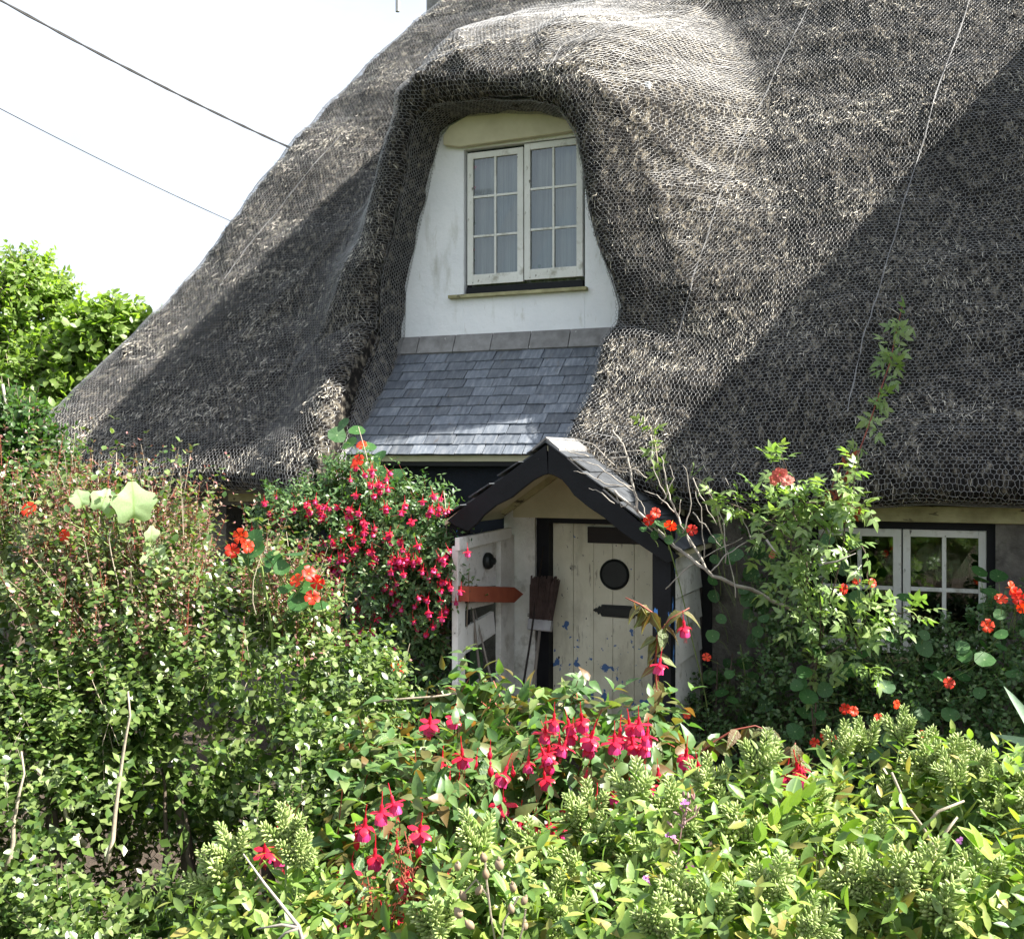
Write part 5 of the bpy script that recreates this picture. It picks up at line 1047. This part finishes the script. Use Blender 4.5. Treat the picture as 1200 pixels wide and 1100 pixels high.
# ---- hebes in the foreground ----------------------------------------------------
def pod_tpl():
    mb = MB(); mb.tube([(0, 0, 0), (0, .25, .02), (0, .7, .02), (0, 1, 0)], [.05, .19, .16, .02], 5, False); return mb
POD = from_mb(pod_tpl(), [hebe_pod])
def seed_head(seed):
    r = np.random.default_rng(seed); Rs = []; Ts = []; Ss = []
    for k in range(r.integers(4, 7)):
        ax = unit(np.array([math.cos(k * 2.1 + seed) * .75, 1.0, math.sin(k * 2.1 + seed) * .75]) if k else np.array([0, 1.0, 0])); st = np.array([0, .0, 0]); ln = r.uniform(.45, .7) if k else .75
        for q in range(46):
            t = .15 + .85 * q / 46; a = q * 2.4; s_ = np.cross(ax, [.3, .2, 1]); s_ = unit(s_); u = np.cross(ax, s_); side = s_ * math.cos(a) + u * math.sin(a)
            Ts.append(st + ax * ln * t + side * .03); Rs.append(basis(unit(side * (1.1 - .5 * t) + ax * .7)[None], randu(1))[0]); Ss.append(r.uniform(.13, .20) * (1.1 - .5 * t))
    return np.array(Rs), np.array(Ts), np.array(Ss)
HEADS = []
for k in range(6):
    a, b, c = seed_head(k); HEADS.append(POD.merged('seed_head', a, b, c, mats=hebe_pod, smooth=True))
HB_GROUP = 'hebe shrubs in the foreground'
def hebe(label, blobs, heads_px, depth, nshoot=24, lsize=.064, lat=True):
    c = np.mean([b[0] for b in blobs], 0); root = (float(c[0]), float(c[1]), .60); t = thing('hebe_shrub', label, 'shrub', root, HB_GROUP)
    Pp, N = blob_points(blobs, nshoot, .2, .1); hp = np.array([atd(x, y, depth + .12 * (1000 - y) / 100 * .6 + rng.uniform(-.05, .05)) for x, y in heads_px]) if len(heads_px) else np.zeros((0, 3))
    tops = np.concatenate([hp, Pp]) if len(hp) else Pp; nh = len(hp); base_c = c - UPV * .18
    D = unit(unit(tops - base_c) * .7 + UPV * .5 + rng.normal(0, .18, tops.shape)); L = rng.uniform(.10, .17, len(tops))
    Rm, T, S_, I = sprig_leaves(tops - D * L[:, None], D, L, 5, lsize, 1.0, .18, .25, .0)
    up_ = unit(UPV * .6 + rng.normal(0, .4, (len(T), 3)))
    scatter([L_LONG, L_HEBE2], 'leaf', t, Rm, T, S_ * rng.uniform(.8, 1.2, len(T)), 295, hebe_leaf, 'foliage')
    mb = MB(); [mb.tube(curve(base_c + rng.normal(0, .04, 3), tp - d * l, rng.normal(0, .02, 3), 5) + [tp], [.005, .004, .0035, .003, .0025, .002], 5) for tp, d, l in zip(tops, D, L)]
    mb.build('stem', greenstem_m, t, smooth=True)
    for i in range(nh + int(len(Pp) * .3)):
        s_ = rng.uniform(.09, .125); M4 = np.eye(4); M4[:3, :3] = basis(unit(D[i] + rng.normal(0, .15, 3))[None], randu(1))[0] * s_; M4[:3, 3] = tops[i] - D[i] * .005 - np.array(root)
        o = put('seed_head', HEADS[rng.integers(6)], t); o.matrix_local = Matrix(M4.tolist())
    # inner leaves that close the shrub
    P2, N2 = blob_points([(b, r * .8) for b, r in blobs], 120, .5, .2); R2, T2, S2, _ = sprig_leaves(P2, unit(N2 + UPV * .5 + rng.normal(0, .4, N2.shape)), np.full(120, .10), 4, lsize * .95, 1.0)
    scatter([L_LONG], 'foliage', t, R2, T2, S2, 0, hebe_leaf)
    mb = MB()
    for _ in range(5): mb.tube(curve(np.array(root) + rng.normal(0, .05, 3) * np.array([1, 1, 0]), c + rng.normal(0, .1, 3) * np.array([1, 1, .3]), rng.normal(0, .05, 3)), list(np.linspace(.013, .006, 8)), 6)
    mb.build('branch', bark_m, t, smooth=True); return t
hebe('bright hebe at the right edge with seed heads, below the dark shrubs', blobs_px([(1150, 1000, 2.3, (.22, .25, .20)), (1230, 1020, 2.2, (.25, .25, .22))]), [(1150, 905), (1180, 960), (1160, 925), (1120, 920), (1190, 925), (1195, 1000)], 2.15)
hebe('tall hebe right of centre with the highest seed heads against the dark wall', blobs_px([(1010, 1000, 2.4, (.24, .25, .20)), (1090, 1000, 2.4, (.2, .2, .20))]), [(1055, 868), (985, 885), (1065, 910), (1030, 960), (970, 935), (1100, 890), (1015, 880), (1085, 940)], 2.35)
hebe('leafy hebe in the centre right with a row of overlapping round leaves', blobs_px([(880, 1020, 2.2, (.22, .22, .19)), (950, 1040, 2.1, (.2, .2, .18))]), [(890, 905), (850, 960), (930, 980), (960, 950), (905, 1000), (985, 1005), (870, 1010)], 2.15)
hebe('hebe at the bottom centre with many pale seed heads, mauve campion beside it', blobs_px([(740, 1060, 2.1, (.2, .2, .19)), (810, 1060, 2.05, (.15, .2, .17))]), [(745, 945), (760, 985), (790, 960), (720, 990), (700, 1010), (735, 1035), (830, 930), (810, 1000), (775, 1045), (690, 960)], 2.1)
hebe('hebe at the bottom beside the brown dry seed pods', blobs_px([(600, 1090, 2.0, (.15, .2, .15)), (540, 1110, 1.95, (.12, .15, .13))]), [(560, 1000), (640, 1030), (600, 1050), (620, 1000), (650, 1070), (560, 1060), (520, 1080), (670, 1040)], 2.0, 18)
hebe('small hebe sprigs at the bottom left below the hedge', blobs_px([(300, 1110, 2.0, (.13, .15, .13)), (380, 1130, 2.0, (.12, .15, .10))]), [(275, 1010), (265, 1045), (335, 990), (350, 1010)], 2.0, 12, .056)
hebe('nearest hebe along the bottom edge, right of the pods', blobs_px([(850, 1130, 1.75, (.16, .15, .12)), (760, 1140, 1.75, (.14, .15, .10))]), [(800, 1060), (870, 1070), (940, 1090), (770, 1095), (905, 1050), (830, 1085)], 1.75, 14, .056)
hebe('nearest hebe in the bottom right corner with yellowing broad leaves', blobs_px([(1060, 1120, 1.8, (.17, .15, .14)), (1170, 1110, 1.8, (.16, .15, .15))]), [(1000, 1060), (1060, 1045), (1100, 1080), (1030, 1090), (1150, 1040)], 1.8, 15, .06)
# a hebe shoot of broad round leaves with light from behind put into their colour
def big_leaf_part(parent, name, px, py, d, size, ang, nrm, m, tpl):
    D = unit(RT * math.cos(ang) + UPV * math.sin(ang)); M4 = np.eye(4); M4[:3, :3] = basis(D[None], unit(np.array(nrm))[None])[0] * size; M4[:3, 3] = atd(px, py, d) - wloc(parent); o = put(name, tpl.single(name, m), parent); o.matrix_local = Matrix(M4.tolist())
sp = thing('broad_leaved_sprig', 'sprig with a fan of overlapping yellow-green round leaves, backlight put into their colour', 'plant', tuple(atd(930, 1060, 2.0)))
ROUND = leaf_tpl(.85, .05, .06, 3, 'oval')
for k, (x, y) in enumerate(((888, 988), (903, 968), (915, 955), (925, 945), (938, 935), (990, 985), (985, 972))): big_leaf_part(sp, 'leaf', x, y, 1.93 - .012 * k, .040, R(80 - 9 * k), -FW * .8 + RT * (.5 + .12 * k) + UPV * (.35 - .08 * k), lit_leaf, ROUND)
mb = MB(); mb.tube([atd(930, 1060, 2.0), atd(925, 1000, 1.96), atd(950, 965, 1.95)], [.004, .003, .002], 5); mb.build('stem', greenstem_m, sp)
sp = thing('broad_leaved_sprig', 'large yellow-edged leaves curling over in the bottom right corner', 'plant', tuple(atd(1170, 1080, 1.8)))
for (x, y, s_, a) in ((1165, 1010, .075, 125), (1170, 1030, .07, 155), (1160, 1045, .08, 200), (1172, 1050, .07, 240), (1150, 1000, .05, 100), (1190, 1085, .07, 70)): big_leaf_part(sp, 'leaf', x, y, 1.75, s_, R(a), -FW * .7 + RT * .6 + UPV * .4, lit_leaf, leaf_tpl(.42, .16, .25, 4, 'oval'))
mb = MB(); mb.tube([atd(1170, 1080, 1.8), atd(1176, 1040, 1.77), atd(1168, 1012, 1.75)], [.004, .003, .003], 5); mb.build('stem', greenstem_m, sp)
# strap leaves at the right edge
sp = thing('strap_leaved_plant', 'grey-green strap leaves leaning in at the right edge above the hebes', 'plant', tuple(atd(1240, 1000, 2.4)))
for (x, y, s_, a) in ((1225, 880, .16, 118), (1230, 880, .12, 160), (1240, 900, .2, 100), (1230, 905, .15, 175)): big_leaf_part(sp, 'leaf', x, y, 2.4, s_, R(a), -FW * .8 + UPV * .5, blade_m, leaf_tpl(.2, .2, .15, 5, 'blade'))
mb = MB(); mb.tube([atd(1240, 1000, 2.4), atd(1232, 880, 2.4)], [.008, .005], 6); mb.build('stem', greenstem_m, sp)
# woody hebe branches that show
o = thing('dead_branch', 'bare forked grey twig at the bottom left among the hebe sprigs', 'branch', tuple(atd(350, 1100, 1.8)))
mb = MB()
for c in ([(285, 1000), (310, 1035), (350, 1085), (362, 1130)], [(300, 1088), (330, 1083), (350, 1085)], [(316, 1110), (335, 1092), (350, 1086)]): mb.tube([atd(x, y, 1.8) for x, y in c], list(np.linspace(.0012, .0042, len(c))), 6)
mb.build('wood', deadstem_m, o, smooth=True)
o = thing('dead_branch', 'bare brown forked branch showing inside the right-hand hebe', 'branch', tuple(atd(1100, 1080, 2.2)))
mb = MB()
for c in ([(1045, 905), (1060, 940), (1082, 970), (1100, 1000), (1108, 1050)], [(1085, 968), (1100, 950), (1130, 938)], [(1100, 1000), (1108, 975), (1122, 957)]): mb.tube([atd(x, y, 2.1) for x, y in c], list(np.linspace(.0028, .0045, len(c))) if c[0] == (1045, 905) else list(np.linspace(.004, .002, len(c))), 6)
mb.build('wood', bark_m, o, smooth=True)

# ---- foreground fuchsias -----------------------------------------------------------
def fuchsia(label, blobs, fpx, bpx, depth, n, size, leaf, root):
    t = thing('fuchsia_bush', label, 'fuchsia', root); Pp, N = blob_points(blobs, n, .55, .2); D = unit(N * .6 + UPV * .1 + rng.normal(0, .4, N.shape)); L = rng.uniform(.10, .2, len(Pp))
    Rm, T, S_, _ = sprig_leaves(Pp - D * .05, D, L, 4, size, 1.15, .3); nr = rng.random(len(T)) < .78
    # leaves hang a little
    for m, sel, q in ((leaf, nr, 240), (fu_bronze, ~nr, 60)): scatter([L_POINT2, L_POINT], 'leaf', t, Rm[sel], T[sel], S_[sel], q, m, 'foliage')
    k = rng.random(len(Pp)) < .35; twigs('twig', t, Pp[k] - D[k] * .1, Pp[k] + D[k] * L[k][:, None] * .6, .0014, redstem_m)
    if len(fpx): f = np.array([atd(x, y - 8, depth + rng.uniform(-.06, .06)) for x, y in fpx]); scatter(FF, 'flower', t, faces(len(f), .15, 1, .16), f, rng.uniform(.075, .095, len(f)), len(f))
    if len(bpx): f = np.array([atd(x, y - 12, depth) for x, y in bpx]); scatter(FB, 'bud', t, faces(len(f), .05, 1, .12), f, rng.uniform(.055, .075, len(f)), len(f))
    c = np.mean([b[0] for b in blobs], 0)
    for b in blobs:
        mb = MB(); mb.tube(curve(root, b[0] + UPV * b[1][2] * .4, (.05, 0, .03), 8), list(np.linspace(.010, .003, 8)), 5); mb.build('branch', bark_m, t, smooth=True)
    return t
fuchsia('broad foreground fuchsia with bright pink-red flowers in front of the porch', blobs_px([(640, 920, 2.85, (.22, .22, .22)), (720, 930, 2.85, (.20, .2, .19)), (560, 900, 2.9, (.16, .2, .18)), (600, 980, 2.7, (.25, .2, .2)), (760, 880, 2.9, (.10, .1, .09)), (540, 840, 3.0, (.08, .1, .07)), (640, 840, 2.9, (.09, .1, .07))]),
        [(650, 830), (662, 838), (640, 845), (655, 858), (672, 848), (630, 872), (645, 868), (620, 880), (667, 862), (636, 886), (735, 838), (745, 850), (728, 845), (752, 856), (720, 852), (760, 848), (740, 862), (738, 915), (722, 912), (640, 950), (628, 955), (650, 957), (538, 905), (505, 835), (535, 832), (700, 925), (756, 905), (636, 900), (680, 830), (748, 835), (815, 888), (806, 870), (590, 930), (560, 960), (600, 890), (680, 960), (665, 940), (575, 985), (612, 945), (700, 850), (688, 862), (540, 870), (520, 880)],
        [(575, 878), (560, 888), (574, 892), (528, 910), (770, 900), (690, 905), (600, 900)], 2.54, 330, .080, fu_leaf, tuple(atd(640, 1000, 2.9) * np.array([1, 1, 0]) + np.array([0, 0, .25])))
fuchsia('lower foreground fuchsia with large veined leaves and few red flowers, left of seed pods', blobs_px([(450, 930, 2.7, (.12, .15, .17)), (500, 980, 2.5, (.17, .15, .16)), (430, 1020, 2.4, (.15, .15, .13)), (500, 1080, 2.3, (.2, .15, .16)), (400, 1080, 2.2, (.1, .1, .1))]),
        [(448, 935), (388, 1045), (400, 1050), (380, 1052), (445, 1058), (310, 985), (325, 975), (440, 985), (455, 925), (480, 1010), (430, 950), (495, 960), (520, 1000), (395, 1035), (470, 1060), (415, 1005)], [(495, 985), (416, 975), (465, 985), (508, 1040)], 2.13, 230, .072, fu_leaf, tuple(atd(460, 1080, 2.5) * np.array([1, 1, 0]) + np.array([0, 0, .45])))
def f_shoot(label, path, d, nl, fl_, bronze=True):
    t = thing('fuchsia_shoot', label, 'fuchsia', tuple(atd(*path[0], d))); w = [atd(x, y, d) for x, y in path]; mb = MB(); mb.tube(w, list(np.linspace(.004, .0015, len(w))), 5); mb.build('stem', redstem_m, t, smooth=True)
    ps = []; 
    for k in range(nl): i = rng.integers(0, len(w) - 1); ps.append(w[i] + (w[i + 1] - w[i]) * rng.random())
    D = unit(RT * rng.normal(0, 1, (nl, 1)) - UPV * .7 + rng.normal(0, .3, (nl, 3))); scatter([L_POINT2, L_POINT], 'leaf', t, basis(D, unit(-FW * .5 + UPV * .8 + rng.normal(0, .3, (nl, 3)))), np.array(ps), rng.uniform(.045, .07, nl), nl, fu_bronze if bronze else fu_leaf)
    if fl_: f = np.array([atd(x, y, d - .03) for x, y in fl_]); scatter(FF, 'flower', t, faces(len(f), .1, 1, .15), f, np.full(len(f), .085), len(f))
f_shoot('tall upright fuchsia shoot with paired leaves in front of the right porch post', [(762, 860), (770, 820), (768, 780), (770, 745), (785, 725), (808, 712)], 2.9, 20, [(776, 758), (800, 715), (760, 845)])
f_shoot('thin fuchsia tip with small pale leaves crossing the letter plate', [(775, 745), (768, 720), (750, 708), (733, 700)], 2.95, 9, [])
f_shoot('arching fuchsia shoot against the dark wall right of the porch', [(800, 900), (835, 870), (860, 855), (885, 850), (905, 858)], 2.7, 12, [])
f_shoot('short fuchsia shoot with red flowers between the centre hebes', [(925, 930), (928, 890), (932, 870)], 2.4, 10, [(930, 878), (936, 884), (925, 886)])
f_shoot('fuchsia shoot with hanging leaves at the gap beside the hedge', [(470, 870), (500, 825), (525, 805), (560, 820)], 2.95, 18, [(503, 838), (535, 840)])

# ---- odd stalks in front ------------------------------------------------------------
cp = thing('campion', 'hairy mauve-pink campion with small flowers in front of the centre hebes', 'flower', tuple(atd(800, 1060, 2.0)))
mb = MB()
for c in ([(800, 1060), (795, 1000), (800, 960), (808, 940)], [(797, 1000), (785, 1020), (770, 1028)], [(796, 985), (786, 980), (782, 978)], [(800, 965), (815, 955), (820, 945)]): mb.tube([atd(x, y, 1.95) for x, y in c], list(np.linspace(.0018, .0011, len(c))), 5)
mb.build('stem', hairy, cp)
Tc = np.array([atd(x + rng.normal(0, 3), y + rng.normal(0, 3), 1.94) for x, y in [(800, 950), (806, 942), (812, 948), (795, 958), (788, 972), (800, 965), (792, 990), (785, 1020), (796, 1010), (790, 1022), (806, 1018), (815, 940), (800, 935)] * 2]); scatter([POD], 'calyx', cp, basis(unit(UPV + rng.normal(0, .6, (26, 3))), randu(26)), Tc, np.full(26, .014), 26, hairy)
scatter([petals(5, 1, campion)], 'flower', cp, faces(5, .8, .5, .3), np.array([atd(x, y, 1.92) for x, y in ((802, 940), (785, 978), (760, 1030), (808, 1018), (1125, 985))]), np.array([.010, .012, .013, .012, .010]), 5)
sd = thing('seed_pod_stalks', 'dry brown stalks topped with round open seed pods at the bottom centre', 'seed pods', tuple(atd(585, 1130, 1.8)))
mb = MB()
for c in ([(585, 1130), (575, 1070), (570, 1030), (568, 1000)], [(585, 1130), (590, 1080), (608, 1050)], [(572, 1050), (558, 1030), (545, 1045)], [(600, 1130), (612, 1090), (616, 1065)]): mb.tube([atd(x, y, 1.8) for x, y in c], .0017, 5)
mb.build('stalk', bark_m, sd)
def pod():
    mb = MB(); mb.tube([(0, 0, 0), (0, .2, 0), (0, .55, 0), (0, .9, 0), (0, 1, 0), (0, .9, 0), (0, .6, 0)], [.08, .3, .4, .27, .2, .16, .14], 9, False); return from_mb(mb, [drypod])
scatter([pod()], 'seed_pod', sd, basis(unit(UPV + rng.normal(0, .35, (12, 3))), randu(12)), np.array([atd(x, y, 1.8 + rng.uniform(-.03, .03)) for x, y in ((568, 1010), (570, 1030), (558, 1048), (545, 1055), (540, 1075), (585, 1020), (602, 1045), (612, 1060), (600, 1070), (615, 1090), (555, 1088), (536, 1020))]), rng.uniform(.015, .021, 12), 12)
for (cx, cy, lab) in ((500, 1020, 'rust-red dead flower stalks beside the seed pods'), (440, 1075, 'second tuft of rusty dead stalks under the large fuchsia leaves')):
    rs = thing('dead_flower_stalk', lab, 'dead stalks', tuple(atd(cx, cy + 80, 2.0))); mb = MB(); c0 = atd(cx, cy + 80, 2.0); ends = []
    for k in range(14):
        e = atd(cx + rng.normal(0, 26), cy + rng.normal(0, 22), 2.0 + rng.normal(0, .03)); mb.tube(curve(c0, e, rng.normal(0, .01, 3), 5), .0012, 3, False); ends.append(e)
    mb.build('stalk', redstem_m, rs); ends = np.array(ends); tt = np.repeat(ends, 26, 0) + rng.normal(0, .012, (14 * 26, 3)) + unit(ends - c0).repeat(26, 0) * rng.uniform(-.06, .01, (14 * 26, 1))
    scatter([L_SMALL], 'dead_floret', rs, basis(randu(len(tt)), randu(len(tt))), tt, rng.uniform(.006, .012, len(tt)), 0, rusty)
st = thing('bare_twig', 'pale bare twig pointing right above the fuchsias below the canes', 'branch', tuple(atd(430, 830, 2.9)))
mb = MB(); mb.tube([atd(x, y, 2.9) for x, y in ((440, 822), (480, 818), (510, 816), (535, 812))], .0035, 5); mb.tube([atd(x, y, 2.85) for x, y in ((575, 850), (592, 832), (615, 826), (640, 825))], .003, 5); mb.build('wood', bark_m, st, smooth=True)
